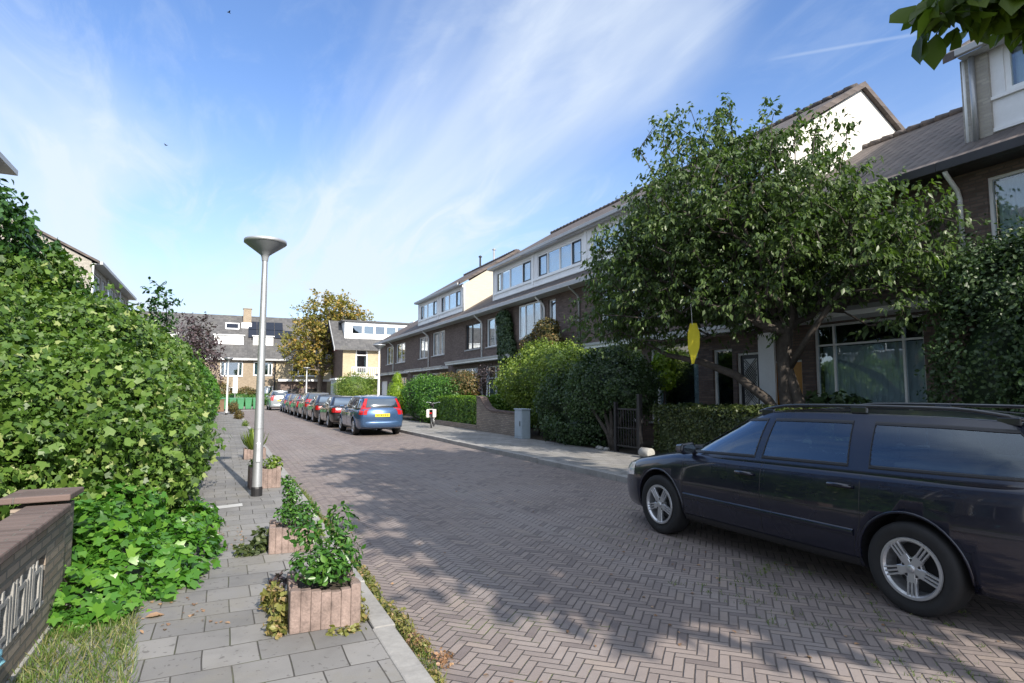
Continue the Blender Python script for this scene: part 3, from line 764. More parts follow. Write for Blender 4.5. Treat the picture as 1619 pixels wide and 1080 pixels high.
        for w in wops: window(H, 'x', DX, w[0], w[1], w[2], w[3], sill=False, recess=.03, **w[4])
        oz = UE + .02; ox = DX - .28; sl = (URIDGE - oz) / (RX - ox)
        m2 = MB(); m2.prism([(ox, oz), (RX, URIDGE), (RX, URIDGE - .12), (ox, oz - .12)], 'y', y0 + .002, y1 - .002)
        m2.prism([(RX, URIDGE), (BX - .2, UE), (BX - .2, UE - .12), (RX, URIDGE - .12)], 'y', y0 + .002, y1 - .002)
        ur = m2.build('upper_roof', M['roof'], H)
        m3 = MB()
        n = int((y1 - y0) / .33)
        for i in range(n):
            yy = y0 + (y1 - y0) * i / n; m3.tube([(RX, yy + .01, URIDGE + .02), (RX, yy + (y1 - y0) / n + .03, URIDGE + .035)], [.085, .10], 8)
        m3.build('ridge_tiles', M['roof'], ur, smooth=True)
        g2 = MB(); g2.box(ox - .10, ox - .002, y0 + .002, y1 - .002, oz - .13, oz - .0); g2.box(ox, DX - .06, y0 + .002, y1 - .002, oz - .15, oz - .125)
        g2.build('upper_gutter', M['grey_trim'], H, bevel=.01)
        for (yy, s, gm) in (gable or []):
            gm_ = MB(); t_ = .10
            ya, yb = (yy - t_, yy - .004) if s < 0 else (yy + .004, yy + t_)
            gm_.prism([(DX, 6.0), (BX - .45, 6.0), (BX - .45, UE - .05), (RX, URIDGE - .14), (DX, UE - .07)], 'y', ya, yb)
            gm_.build('gable_wall', M[gm], H)
            v = MB(); vv = (yy - t_ - .14, yy - .02) if s < 0 else (yy + .02, yy + t_ + .14)
            v.prism([(ox - .02, oz + .03), (RX, URIDGE + .04), (RX, URIDGE - .13), (ox - .02, oz - .14)], 'y', *vv)
            v.prism([(RX, URIDGE + .04), (BX - .2, UE + .02), (BX - .2, UE - .15), (RX, URIDGE - .13)], 'y', *vv)
            v.build('verge', M['roof'], H)
            p_ = MB(); p_.tube([(DX - .02, vv[0] - .0, 6.1), (DX - .02, vv[0], UE - .1)], .04, 8); p_.build('drainpipe', M['white'], H, smooth=True)
    if canopy:
        for (c0, c1, cz, out, cm) in canopy:
            m4 = MB(); m4.box(FX - out, FX - .003, c0, c1, cz, cz + .16)
            cn = m4.build('canopy', M[cm], H, bevel=.008)
            m5 = MB(); m5.box(FX - out - .04, FX - out - .002, c0 - .02, c1 + .02, cz + .10, cz + .19); m5.box(FX - out, FX - .003, c0, c1, cz + .165, cz + .18)
            m5.build('canopy_edge', M['zinc' if cm == 'white' else 'white'], cn)
    for (py, z0, z1, pm) in (pipe or []):
        m6 = MB(); m6.tube([(FX - .05, py, z0), (FX - .05, py, z1 - .45), (FX - .12, py, z1 - .3), (11.55, py, z1 - .05), (11.52, py, z1)], .042, 10)
        pp = m6.build('downpipe', M[pm], H, smooth=True)
        for z in (z0 + .3, (z0 + z1) / 2): MB().box(FX - .10, FX - .002, py - .055, py + .055, z, z + .03).build('pipe_bracket', M['zinc'], pp)
    if chimney:
        for (x_, yy, kind) in chimney:
            zb = (URIDGE if raised else RIDGE) - abs(x_ - RX) * .6
            c = MB(); c.tube([(x_, yy, zb - .3), (x_, yy, zb + .75)], .07, 8); c.lathe([(.07, 0), (.13, .03), (.13, .08), (.02, .16)], 10, (x_, yy, zb + .75))
            c.build('flue', M['black' if kind else 'zinc'], H)
    return H

B4 = dict(cols=(.2, .5, .8))
def W_(**k): return k
K0 = W_(cols=(.30,), curtain=.5); KF = W_(cols=(.45,), curtain=.4, frame='white')
D4 = W_(cols=(.22, .48, .76), sash=(0, 3), curtain=1.0, fw=.08)
D3 = W_(cols=(.24, .60, .85), sash=(0, 3), curtain=1.0, fw=.08)
right_house(1.6, 6.05, 'nearest brown brick house at the right edge with a pale panelled dormer', raised=True,
    ffw=[(4.0, 5.55, 3.95, 5.38, W_(cols=(.3, .62), curtain=.7))], gfw=[(2.6, 5.2, .8, 3.0, K0)],
    dorm=[(2.2, 5.45, 7.05, 7.98, W_(cols=(.5,), curtain=1.0, fw=.09))], canopy=[(2.2, 5.4, 3.12, .7, 'white')], pipe=[(5.95, 3.3, EAVE - .17, 'white')], eave_dark=True, gable=[(6.05, 1, 'brick_side')])
right_house(6.05, 10.5, 'low brown brick house with a big curtained front window, right behind the dark estate car', 
    ffw=[(6.75, 8.15, 3.95, 5.3, K0), (8.6, 10.0, 3.95, 5.3, K0)],
    gfw=[(6.74, 9.1, .55, 3.1, W_(cols=(.18, .81), transom=2.64, curtain=1.0, fw=.045))], doors=[(9.42, 10.28, 2.35, 'orange')],
    canopy=[(6.1, 10.3, 3.14, .70, 'white')], eave_dark=True)
right_house(10.5, 14.95, 'raised brown brick house with a white gable end, behind the big tree', raised=True,
    ffw=[(10.9, 12.3, 3.95, 5.3, K0), (12.9, 14.4, 3.95, 5.3, K0)],
    gfw=[(12.75, 14.85, .70, 3.02, W_(cols=(.86,), curtain=.35, fw=.07)), (11.5, 12.2, .9, 2.75, W_(cols=(), curtain=0))], doors=[(10.62, 11.36, 2.6, 'black', 1)],
    dorm=[(10.9, 14.6, 6.75, 7.8, D4)], gable=[(10.5, -1, 'render_white')], canopy=[(10.56, 14.9, 3.12, .55, 'white')])
right_house(14.95, 19.4, 'raised brown brick house with a white dormer, just left of the big tree', raised=True,
    ffw=[(16.4, 17.5, 3.91, 5.31, W_(cols=(.5,), curtain=.4)), (15.1, 15.9, 3.91, 5.31, K0)], gfw=[(15.25, 17.9, .7, 2.98, W_(cols=(.33, .66), curtain=.5))],
    dorm=[(15.3, 19.05, 6.85, 7.78, W_(cols=(.30, .45, .84), curtain=1.0, fw=.08))], canopy=[(15.05, 17.85, 3.12, .5, 'white')],
    pipe=[(18.87, 3.0, EAVE - .17, 'zinc')])
right_house(19.4, 23.85, 'raised brown brick house with four dormer windows and a white bay window below', raised=True,
    ffw=[(21.75, 23.75, 3.98, 5.45, W_(cols=(.32, .70), curtain=.35, recess=-.12)), (20.7, 21.3, 4.1, 5.4, W_(cols=()))], gfw=[(20.0, 22.9, .7, 2.95, K0)],
    dorm=[(19.72, 23.45, 6.72, 7.8, D4)], pipe=[(21.55, 3.2, EAVE - .17, 'white')], canopy=[(19.9, 23.2, 3.12, .4, 'white')])
right_house(23.85, 28.3, 'raised brown brick house with a wall climber beside its upper window', raised=True,
    ffw=[(25.75, 27.75, 3.87, 5.3, W_(cols=(.55,), curtain=.4))], gfw=[(24.6, 27.9, .6, 2.9, W_(cols=(.3, .65), transom=2.3, curtain=.6))],
    dorm=[(24.05, 27.95, 6.72, 7.8, D3)], canopy=[(24.2, 28.28, 3.14, .45, 'white')], pipe=[(28.22, 3.4, EAVE - .17, 'white')])
right_house(28.3, 32.75, 'low dark roofed house beside the cream painted gable',
    ffw=[(28.55, 30.65, 3.9, 5.28, W_(cols=(.62,), frame='sash_dark', curtain=.3))], gfw=[(28.9, 32.2, .7, 2.9, W_(cols=(.35, .7), curtain=.3, bars=(9, 3)))],
    canopy=[(28.32, 32.7, 3.14, .45, 'white')])
right_house(32.75, 37.2, 'raised house with a cream painted gable end in sunlight', raised=True,
    ffw=[(34.1, 36.5, 3.89, 5.38, W_(cols=(.3, .62), curtain=.6))], gfw=[(34.0, 36.8, .7, 2.8, W_(cols=(.35, .7), bars=(9, 3)))],
    dorm=[(33.15, 36.75, 6.72, 7.8, D3)], gable=[(32.75, -1, 'render_cream')], canopy=[(33.4, 36.9, 2.98, .4, 'white')], pipe=[(37.1, 3.2, EAVE - .17, 'white')], chimney=[(16.2, 36.2, 0)])
right_house(37.2, 41.65, 'farthest raised house of the right row, with a long white dormer', raised=True,
    ffw=[(37.45, 39.4, 3.85, 5.3, W_(cols=(.5,), curtain=.6))], gfw=[(37.6, 41.0, .7, 2.8, W_(cols=(.35, .7), bars=(9, 3)))],
    dorm=[(37.55, 41.2, 6.72, 7.8, D3)], canopy=[(37.4, 41.4, 2.98, .4, 'white')], chimney=[(16.2, 38.6, 1)])
right_house(41.65, 46.1, 'low roofed house, second from the far end of the right row',
    ffw=[(42.8, 45.4, 3.83, 5.28, W_(cols=(.5,), curtain=.8))], gfw=[(42.4, 45.4, .7, 2.7, K0)], canopy=[(42.0, 45.9, 2.95, .4, 'white')], pipe=[(46.0, 3.0, EAVE - .17, 'white')])
right_house(46.1, 50.5, 'low roofed end house at the far end of the right row',
    ffw=[(46.3, 48.4, 3.83, 5.25, W_(cols=(.5,), curtain=.5))], doors=[(46.6, 47.5, 2.4, 'dark_trim'), (48.0, 50.0, 2.5, 'white')], canopy=[(46.2, 50.3, 2.95, .4, 'white')])
# brick pier of the nearest dormer
for o in COL.objects:
    if o.get('label', '').startswith('nearest brown brick'):
        m = MB().box(DX - .07, DX + .25, 5.66, 6.04, 6.05, UE - .14).build('dormer_pier', M['brick_side'], o)
        MB().tube([(DX - .12, 5.90, 6.2), (DX - .12, 5.90, UE - .1)], .05, 10).build('drainpipe', M['zinc'], o, smooth=True)
    if o.get('label', '').startswith('raised brown brick house with a white gable'):
        MB().box(FX - .06, FX - .004, 10.12, 10.6, .1, 3.05).build('white_pier', M['white'], o)

# ---- houses along the left side
def left_house(y0, y1, label, eave, ridge, gable=None, near=False):
    X = -6.2
    H = thing('terraced_house', label, 'house', (X, (y0 + y1) / 2, 0), 'terraced houses along the left side')
    w = y1 - y0
    ops = []
    for z0, z1 in [(.8, 2.6), (3.7, 5.2)] + ([(6.25, 7.75)] if eave > 7 else []):
        ops += [(y0 + .35, y0 + w * .62, z0, z1, W_(cols=(.33, .66), curtain=.5, inward=-1)), (y0 + w * .72, y1 - .35, z0, z1, W_(cols=(), curtain=.5, inward=-1))]
    mb = MB(); wall_openings(mb, 'x', X, y0, y1, 0, eave, [o[:4] for o in ops], -.25)
    RXl = X - 4.2
    for y in (y0 + .002, y1 - .002): mb.add([(X, y, 0), (X - 8.4, y, 0), (X - 8.4, y, eave), (RXl, y, ridge - .1), (X, y, eave)], [(0, 1, 2, 3, 4)])
    mb.quad((X - 8.4, y0, 0), (X - 8.4, y1, 0), (X - 8.4, y1, eave), (X - 8.4, y0, eave))
    mb.build('wall', M['brick_side' if eave > 7 else 'brick_buff'], H, fixn=False)
    for o in ops: window(H, 'x', X, o[0], o[1], o[2], o[3], **o[4])
    r = MB(); r.prism([(X + .35, eave + .02), (RXl, ridge), (RXl, ridge - .12), (X + .35, eave - .10)], 'y', y0 + .002 - (0.15 if gable else 0), y1 - .002)
    r.prism([(RXl, ridge), (X - 8.7, eave), (X - 8.7, eave - .12), (RXl, ridge - .12)], 'y', y0 + .002 - (0.15 if gable else 0), y1 - .002)
    r.build('roof', M['roof'], H)
    g = MB(); g.box(X + .35, X + .48, y0, y1, eave - .14, eave + .01); g.box(X + .003, X + .35, y0, y1, eave - .14, eave - .10); g.build('gutter', M['grey_trim'], H)
    t = MB()
    for y in (y0 + .08,): t.tube([(X + .06, y, .2), (X + .06, y, eave - .15)], .045, 8)
    t.build('downpipe', M['white'], H, smooth=True)
    return H
left_house(12.3, 16.8, 'near left house with its roof edge showing above the bushes at the left edge', 8.15, 10.6)
left_house(16.8, 21.9, 'near left house, second behind the tall bushes', 8.15, 10.6)
left_house(35.9, 40.3, 'left three storey house with a pale brick side wall facing the camera', 8.2, 10.6, gable=True)
left_house(40.3, 44.7, 'left three storey house, second along the far group', 8.2, 10.6)
left_house(44.7, 49.1, 'left three storey house at the far end of its row', 8.2, 10.6)
left_house(3.1, 8.2, 'left house seen only mirrored in the dark estate car', 8.15, 10.6)
left_house(8.2, 12.3, 'left house behind the bushes, mirrored in the dark estate car windows', 8.15, 10.6)

# ---- terrace that closes the far end of the street
def end_house(x0, x1, label, win=(), gwin=(), dorm=None, chim=None, solar=None, sky_=None, wall='brick_buff', pipe=None):
    Y = 75.0; EZ = 5.45; RY, RZ = 79.0, 10.85
    H = thing('terraced_house', label, 'house', ((x0 + x1) / 2, Y, 0), 'terraced houses closing the far end of the street')
    ops = list(win) + list(gwin)
    mb = MB(); wall_openings(mb, 'y', Y, x0, x1, 0, EZ, [o[:4] for o in ops], .25)
    for x in (x0 + .002, x1 - .002): mb.add([(x, Y, 0), (x, Y + 8, 0), (x, Y + 8, EZ), (x, RY, RZ - .1), (x, Y, EZ)], [(0, 1, 2, 3, 4)])
    mb.build('wall', M[wall], H, fixn=False)
    for o in ops: window(H, 'y', Y, o[0], o[1], o[2], o[3], cols=o[4], curtain=o[5], glass='glass_far', fw=.12, recess=.05)
    def rz(y): return EZ + (y - (Y - .35)) * (RZ - EZ) / (RY - Y + .35)
    r = MB(); r.prism([(Y - .35, EZ), (RY, RZ), (RY, RZ - .15), (Y - .35, EZ - .15)], 'x', x0 + .002, x1 - .002)
    r.prism([(RY, RZ), (Y + 8.3, EZ), (Y + 8.3, EZ - .15), (RY, RZ - .15)], 'x', x0 + .002, x1 - .002)
    r.build('roof', M['roof_x'], H)
    MB().box(x0, x1, Y - .50, Y - .352, EZ - .2, EZ + .02).build('gutter', M['grey_trim' if x0 > 2 else 'white'], H)
    if dorm:
        a0, a1 = dorm; yf = 76.0; z0, z1 = rz(yf) - .05, rz(yf) + 1.02
        d = MB(); d.box(a0, a1, yf, yf + 2.0, z0, z1); dd = d.build('dormer', M['white'], H)
        MB().box(a0 - .12, a1 + .12, yf - .15, yf + 2, z1 + .003, z1 + .11).build('dormer_roof', M['white'], dd)
        n = 3; ww = (a1 - a0 - .3) / n
        for i in range(n):
            MB().box(a0 + .15 + i * ww + .06, a0 + .15 + (i + 1) * ww - .06, yf - .012, yf - .003, z0 + .38, z1 - .14).build('pane', M['curtain'], dd)
    if chim:
        c = MB(); c.box(chim - .45, chim + .45, RY - 1.1, RY - .2, RZ - 1.6, RZ + .75); ch = c.build('chimney', M['brick_buff'], H)
        MB().box(chim - .52, chim + .52, RY - 1.17, RY - .13, RZ + .753, RZ + .86).build('chimney_cap', M['stone'], ch)
        MB().box(chim - .62, chim + .5, RY - 1.30, RY - 1.11, RZ - 1.75, RZ - .95).build('flashing', M['white'], ch)
    sl = math.atan2(RZ - EZ, RY - Y + .35)
    def onroof(mb, a0, a1, z0, z1, off, th):
        ya = Y - .35 + (z0 - EZ) / math.tan(sl); yb = Y - .35 + (z1 - EZ) / math.tan(sl); n = Vector((0, -math.sin(sl), math.cos(sl)))
        q = [Vector((a0, ya, z0)), Vector((a1, ya, z0)), Vector((a1, yb, z1)), Vector((a0, yb, z1))]
        lo = [v + n * off for v in q]; hi = [v + n * (off + th) for v in q]
        mb.add(lo + hi, [(0, 3, 2, 1), (4, 5, 6, 7), (0, 1, 5, 4), (1, 2, 6, 5), (2, 3, 7, 6), (3, 0, 4, 7)])
    if solar:
        for (a0, a1, z0, z1) in solar:
            m = MB(); onroof(m, a0, a1, z0, z1, .08, .04); m.build('solar_panel', M['solar'], H)
    if sky_:
        m = MB(); onroof(m, *sky_, .04, .10); s_ = m.build('skylight', M['white'], H)
        m = MB(); a0, a1, z0, z1 = sky_; onroof(m, a0 + .12, a1 - .12, z0 + .12, z1 - .12, .145, .01); m.build('pane', M['solar'], s_)
    if pipe:
        MB().tube([(pipe, Y - .07, .1), (pipe, Y - .07, EZ - .15)], .07, 8).build('downpipe', M['dark_trim'], H)
    return H
SP = []
for i in range(4):
    for j in range(2): SP.append((2.5 + i * .98, 3.42 + i * .98, 8.0 + j * 1.05, 9.0 + j * 1.05))
SP.append((5.45 + .98, 7.4, 8.0, 9.0))
end_house(-15.2, -9.3, 'leftmost house of the far terrace, behind the plum tree', win=[(-13, -10.6, 3.4, 5.0, (.5,), .3)])
end_house(-9.3, -3.4, 'far terrace house left of the white dormer, mostly behind the hedge', win=[(-7.5, -5.2, 3.4, 5.0, (.5,), .3)], dorm=(-7.6, -4.8))
end_house(-3.4, 2.45, 'far buff brick house with a skylight and a wide white dormer', win=[(-.35, 2.0, 3.4, 5.05, (.2, .8), .4)], gwin=[(.6, 1.5, .5, 2.2, (), 0)], dorm=(-1.1, 2.0), chim=2.35, sky_=(0.0, 1.5, 8.95, 9.75))
end_house(2.45, 5.5, 'far narrow buff brick house under the solar panels', win=[(3.1, 5.15, 3.5, 5.1, (.3, .8), .5)], gwin=[(4.0, 5.3, .9, 2.3, (.5,), .9)], dorm=(3.0, 5.2), solar=SP, pipe=5.42)
end_house(5.5, 11.4, 'far terrace house half hidden by the autumn tree', win=[(7.3, 10.2, 3.5, 5.0, (.25, .7), .3)], gwin=[(6.4, 10.4, .7, 2.5, (.3, .7), 0)], wall='brick_yellow')
end_house(11.4, 17.3, 'far terrace house behind the corner house', win=[(13, 15.5, 3.4, 5.0, (.5,), .3)], wall='brick_yellow')

# ---- corner house with five dormer windows
H = thing('corner_house', 'yellow brick corner house with a white dormer of five windows and plum gable', 'house', (16, 62, 0))
mb = MB(); x0, x1, Y0, Y1, EZ, RZ, RY = 10.9, 23.0, 62.0, 69.0, 6.15, 9.25, 65.5
ops = [(12.2, 13.4, 3.5, 6.0), (15.1, 15.6, 4.2, 6.0), (15.75, 16.9, 3.4, 6.0), (18.5, 20.0, 3.8, 5.8)]
wall_openings(mb, 'y', Y0, x0, x1, 3.1, EZ, ops, .25)
mb.build('wall', M['brick_yellow'], H, fixn=False)
m = MB(); m.quad((x0, Y0, 0), (x0, Y1, 0), (x0, Y1, EZ), (x0, Y0, EZ)); wall_openings(m, 'y', Y0, x0, x1, 0, 3.095, [(15.5, 16.8, .6, 2.4)], .25)
m.build('lower_wall', M['brick_dark'], H, fixn=False)
for o in ops: window(H, 'y', Y0, *o, cols=(), transom=5.4, curtain=.3, glass='glass_far', fw=.11, recess=.05, sill=False)
window(H, 'y', Y0, 15.5, 16.8, .6, 2.4, cols=(), glass='glass_far', fw=.1)
m = MB(); m.add([(x0 - .003, Y0 - .2, EZ - .1), (x0 - .003, Y1 + .2, EZ - .1), (x0 - .003, RY, RZ - .2)], [(0, 1, 2)]); m.build('gable_boards', M['purple_board'], H, fixn=False)
m = MB(); m.prism([(Y0 - .45, EZ - .15), (RY, RZ), (RY, RZ - .15), (Y0 - .45, EZ - .3)], 'x', x0 - .9, x1); m.prism([(RY, RZ), (Y1 + .45, EZ - .15), (Y1 + .45, EZ - .3), (RY, RZ - .15)], 'x', x0 - .9, x1)
rf = m.build('roof', M['roof_x'], H)
m = MB(); m.prism([(Y0 - .5, EZ - .12), (RY, RZ + .04), (RY, RZ - .25), (Y0 - .5, EZ - .40)], 'x', x0 - .96, x0 - .905); m.build('verge_board', M['grey_trim'], H)
m = MB(); m.box(11.2, 18.2, 63.0, 66.5, 7.15, 8.95); dd = m.build('dormer', M['white'], H)
MB().box(10.9, 18.4, 62.8, 66.6, 8.953, 9.1).build('dormer_roof', M['lead'], dd)
for i in range(5): 
    a = 12.0 + i * 1.2
    MB().box(a, a + .98, 62.98, 62.995, 7.75, 8.55).build('pane', M['glass_far'], dd)
    MB().box(a, a + .98, 62.996, 62.999, 7.75, 8.55).build('blind', M['grey_trim' if i % 2 else 'sash_dark'], dd)
m = MB(); m.box(18.6, 23, 63.2, 66, 7.3, 9.35); m.build('roof_box', M['white'], H)
m = MB(); m.box(11.5, 17.5, 60.4, 61.99, 2.95, 3.1); m.build('balcony_floor', M['white'], H)
m = MB(); m.box(11.5, 17.5, 60.42, 60.47, 4.05, 4.12); m.box(11.5, 17.5, 60.42, 60.47, 3.2, 3.25)
for i in range(31): m.box(11.5 + i * .2, 11.54 + i * .2, 60.43, 60.46, 3.25, 4.05)
m.build('balcony_railing', M['white'], H)
m = MB(); m.box(12.0, 12.15, 60.5, 60.65, 0, 2.95); m.box(16.8, 17.0, 60.5, 60.7, 0, 2.95); m.build('balcony_post', M['white'], H)
# shed beside the corner house
S_ = thing('garden_shed', 'cream flat roofed shed with a pale blue side left of the round bush', 'shed', (10.0, 58, 0))
m = MB(); m.box(9.5, 12.2, 57.0, 60.0, 0, 2.75); m.build('wall', M['render_cream'], S_)
m = MB(); m.box(9.46, 9.497, 56.98, 60.0, 0, 2.75); m.build('side_panel', M['util'], S_)
m = MB(); m.box(9.35, 12.3, 56.85, 60.1, 2.753, 2.9); m.build('roof', M['white'], S_)
# low dark building behind the autumn tree
S_ = thing('garage', 'low dark building with a white roof edge behind the farthest parked cars', 'garage', (7.6, 71, 0))
m = MB(); wall_openings(m, 'y', 70.0, 5.7, 10.6, 0, 2.9, [(6.4, 7.6, .2, 2.0), (8.2, 9.8, .6, 2.0)], .2); m.quad((5.7, 70, 0), (5.7, 74.5, 0), (5.7, 74.5, 2.9), (5.7, 70, 2.9)); m.quad((10.6, 70, 0), (10.6, 74.5, 0), (10.6, 74.5, 2.9), (10.6, 70, 2.9))
m.build('wall', M['brick_dark'], S_, fixn=False)
m = MB(); m.box(5.4, 10.9, 69.6, 74.6, 2.903, 3.02); m.build('roof', M['lead'], S_); m = MB(); m.box(5.4, 10.9, 69.5, 69.598, 2.78, 3.02); m.build('fascia', M['white'], S_)
m = MB(); m.box(6.4, 7.6, 70.1, 70.15, .2, 2.0); m.build('door', M['dark_trim'], S_); m = MB(); m.box(8.2, 9.8, 70.1, 70.13, .6, 2.0); m.build('window', M['glass_far'], S_)

# ---------------------------------------------------------------- vehicles
def paint(name, col, metal=0.35):
    q = NT(name)
    n1 = q.noise(q.pos(), 2.0, 3, 0.5); n2 = q.noise(q.pos(), 500, 1, 0.5)
    c = q.mix(q.rng(n2, 0.35, 0.65, 0, 0.35), col, tuple(min(1, v * 1.5 + .004) for v in col))
    dust = q.rng(q.noise(q.pos(), 5, 5, .7), .45, .8, 0, .035)
    c = q.mix(dust, c, (0.20, 0.185, 0.17))
    q.bsdf(color=c, rough=q.rng(n1, .3, .7, .24, .34, False), metal=metal, coat=0.9, coatrough=0.04, normal=q.bump(q.noise(q.pos(), 3.0, 2, 0.5), 0.0012))
    return q.m
def tailglass(name, col):
    q = NT(name); q.bsdf(color=col, rough=0.12, coat=1.0); return q.m
M['p_navy'] = paint('navy_paint', (0.004, 0.0055, 0.017), .15)
M['p_blue'] = paint('steel_blue_paint', (0.040, 0.090, 0.190), .4)
M['p_dark'] = paint('anthracite_paint', (0.030, 0.031, 0.035))
M['p_black'] = paint('black_paint', (0.008, 0.008, 0.010), .1)
M['p_grey'] = paint('mid_grey_paint', (0.16, 0.16, 0.165), .5)
M['p_bluesmall'] = paint('bright_blue_paint', (0.03, 0.075, 0.25), .3)
M['p_silver'] = paint('pale_silver_paint', (0.42, 0.47, 0.50), .5)
M['red_lens'] = tailglass('red_lens', (0.45, 0.012, 0.015))
M['amber_lens'] = tailglass('amber_lens', (0.50, 0.16, 0.02))
M['clear_lens'] = tailglass('clear_lens', (0.50, 0.52, 0.54))
M['plate'] = simple('yellow_plate', (0.80, 0.58, 0.04), 0.4, var=0.03)
M['seat'] = simple('seat_fabric', (0.16, 0.15, 0.14), 0.9, var=0.15)
q = NT('car_glass')
lw = q.n('ShaderNodeLayerWeight', {'Blend': 0.4}); f = q.rng(q.math('POWER', lw.outputs['Facing'], 1.6), 0, 1, 0.09, 0.85, False)
gl = q.n('ShaderNodeBsdfGlossy', {'Color': (0.80, 0.90, 1.0, 1), 'Roughness': 0.01}); tr = q.n('ShaderNodeBsdfTransparent', {'Color': (0.36, 0.45, 0.50, 1)})
mx = q.n('ShaderNodeMixShader', {0: f, 1: tr.outputs[0], 2: gl.outputs[0]}); q.t.links.new(mx.outputs[0], q.out.inputs[0]); M['car_glass'] = q.m

def lerp(a, b, t): return a + (b - a) * t
def curve(pts):
    xs = np.array([p[0] for p in pts], float); ys = np.array([p[1] for p in pts], float)
    o = np.argsort(xs); xs, ys = xs[o], ys[o]
    d = np.diff(ys) / np.diff(xs); m = np.concatenate([[d[0]], np.where(d[:-1] * d[1:] > 0, 2 * d[:-1] * d[1:] / (d[:-1] + d[1:] + 1e-12), 0), [d[-1]]])
    def f(x):
        x = min(max(x, xs[0]), xs[-1]); i = min(max(int(np.searchsorted(xs, x)) - 1, 0), len(xs) - 2)
        h = xs[i + 1] - xs[i]; t = (x - xs[i]) / h
        return float((2 * t ** 3 - 3 * t ** 2 + 1) * ys[i] + (t ** 3 - 2 * t ** 2 + t) * h * m[i] + (-2 * t ** 3 + 3 * t ** 2) * ys[i + 1] + (t ** 3 - t ** 2) * h * m[i + 1])
    return f
class Car: pass
def car_shape(P):
    c = Car(); c.P = P
    c.zs = curve(P['belt']); c.w = curve(P['width']); c.zb = curve(P['bottom']); c.zr = curve(P['roof'])
    c.ff = curve(P['front']); c.rr = curve(P['rear'])     # greenhouse front / rear y as function of t
    c.gw = curve([(0, P['gw'][0]), (.5, lerp(*P['gw'], .42)), (1, P['gw'][1])])
    c.n = 5.0
    def section(y):
        w = c.w(y); zb = c.zb(y); zs = c.zs(y); h = zs - zb
        cr = P.get('crown', .055)
        return [(0, zb), (.80 * w, zb), (.925 * w, zb + .05 * h), (.965 * w, zb + .16 * h), (.985 * w, zb + .30 * h), (w, zb + .48 * h), (.998 * w, zb + .62 * h), (.985 * w, zb + .78 * h),
                (.965 * w, zb + .90 * h), (.925 * w, zb + .97 * h), (.86 * w, zb + h), (.6 * w, zb + h + cr * .55), (.3 * w, zb + h + cr * .9), (0, zb + h + cr)]
    c.section = section
    def side(y, z):
        s = section(y)[1:11]
        for a, b in zip(s[:-1], s[1:]):
            if a[1] <= z <= b[1] + 1e-9: return lerp(a[0], b[0], (z - a[1]) / max(b[1] - a[1], 1e-6))
        return s[-1][0] if z > s[-1][1] else s[0][0]
    c.side = side
    def zz_(y, t): return lerp(c.zs(y) - .03, c.zr(y), t)
    def gx(y, t):
        a, b = c.ff(t), c.rr(t); yc, L = (a + b) / 2, (a - b) / 2
        e = min(abs((y - yc) / L), 1.0)
        nn = 8.0 if y > yc else 10.
        return c.gw(t) * (1 - e ** nn) ** (1 / 3.2)
    c.gx = gx
    c.gp = lambda y, t, s: Vector((s * gx(y, t), y, zz_(y, t)))
    def gy(x, t, end):
        a, b = c.ff(t), c.rr(t); yc, L = (a + b) / 2, (a - b) / 2
        e = min(abs(x / c.gw(t)), 1.0); v = (1 - e ** 3.2) 
        nn = 8.0 if end > 0 else 10.
        return yc + end * L * v ** (1 / nn)
    c.ge = lambda x, t, end: Vector((x, gy(x, t, end), zz_(gy(x, t, end), t)))
    return c
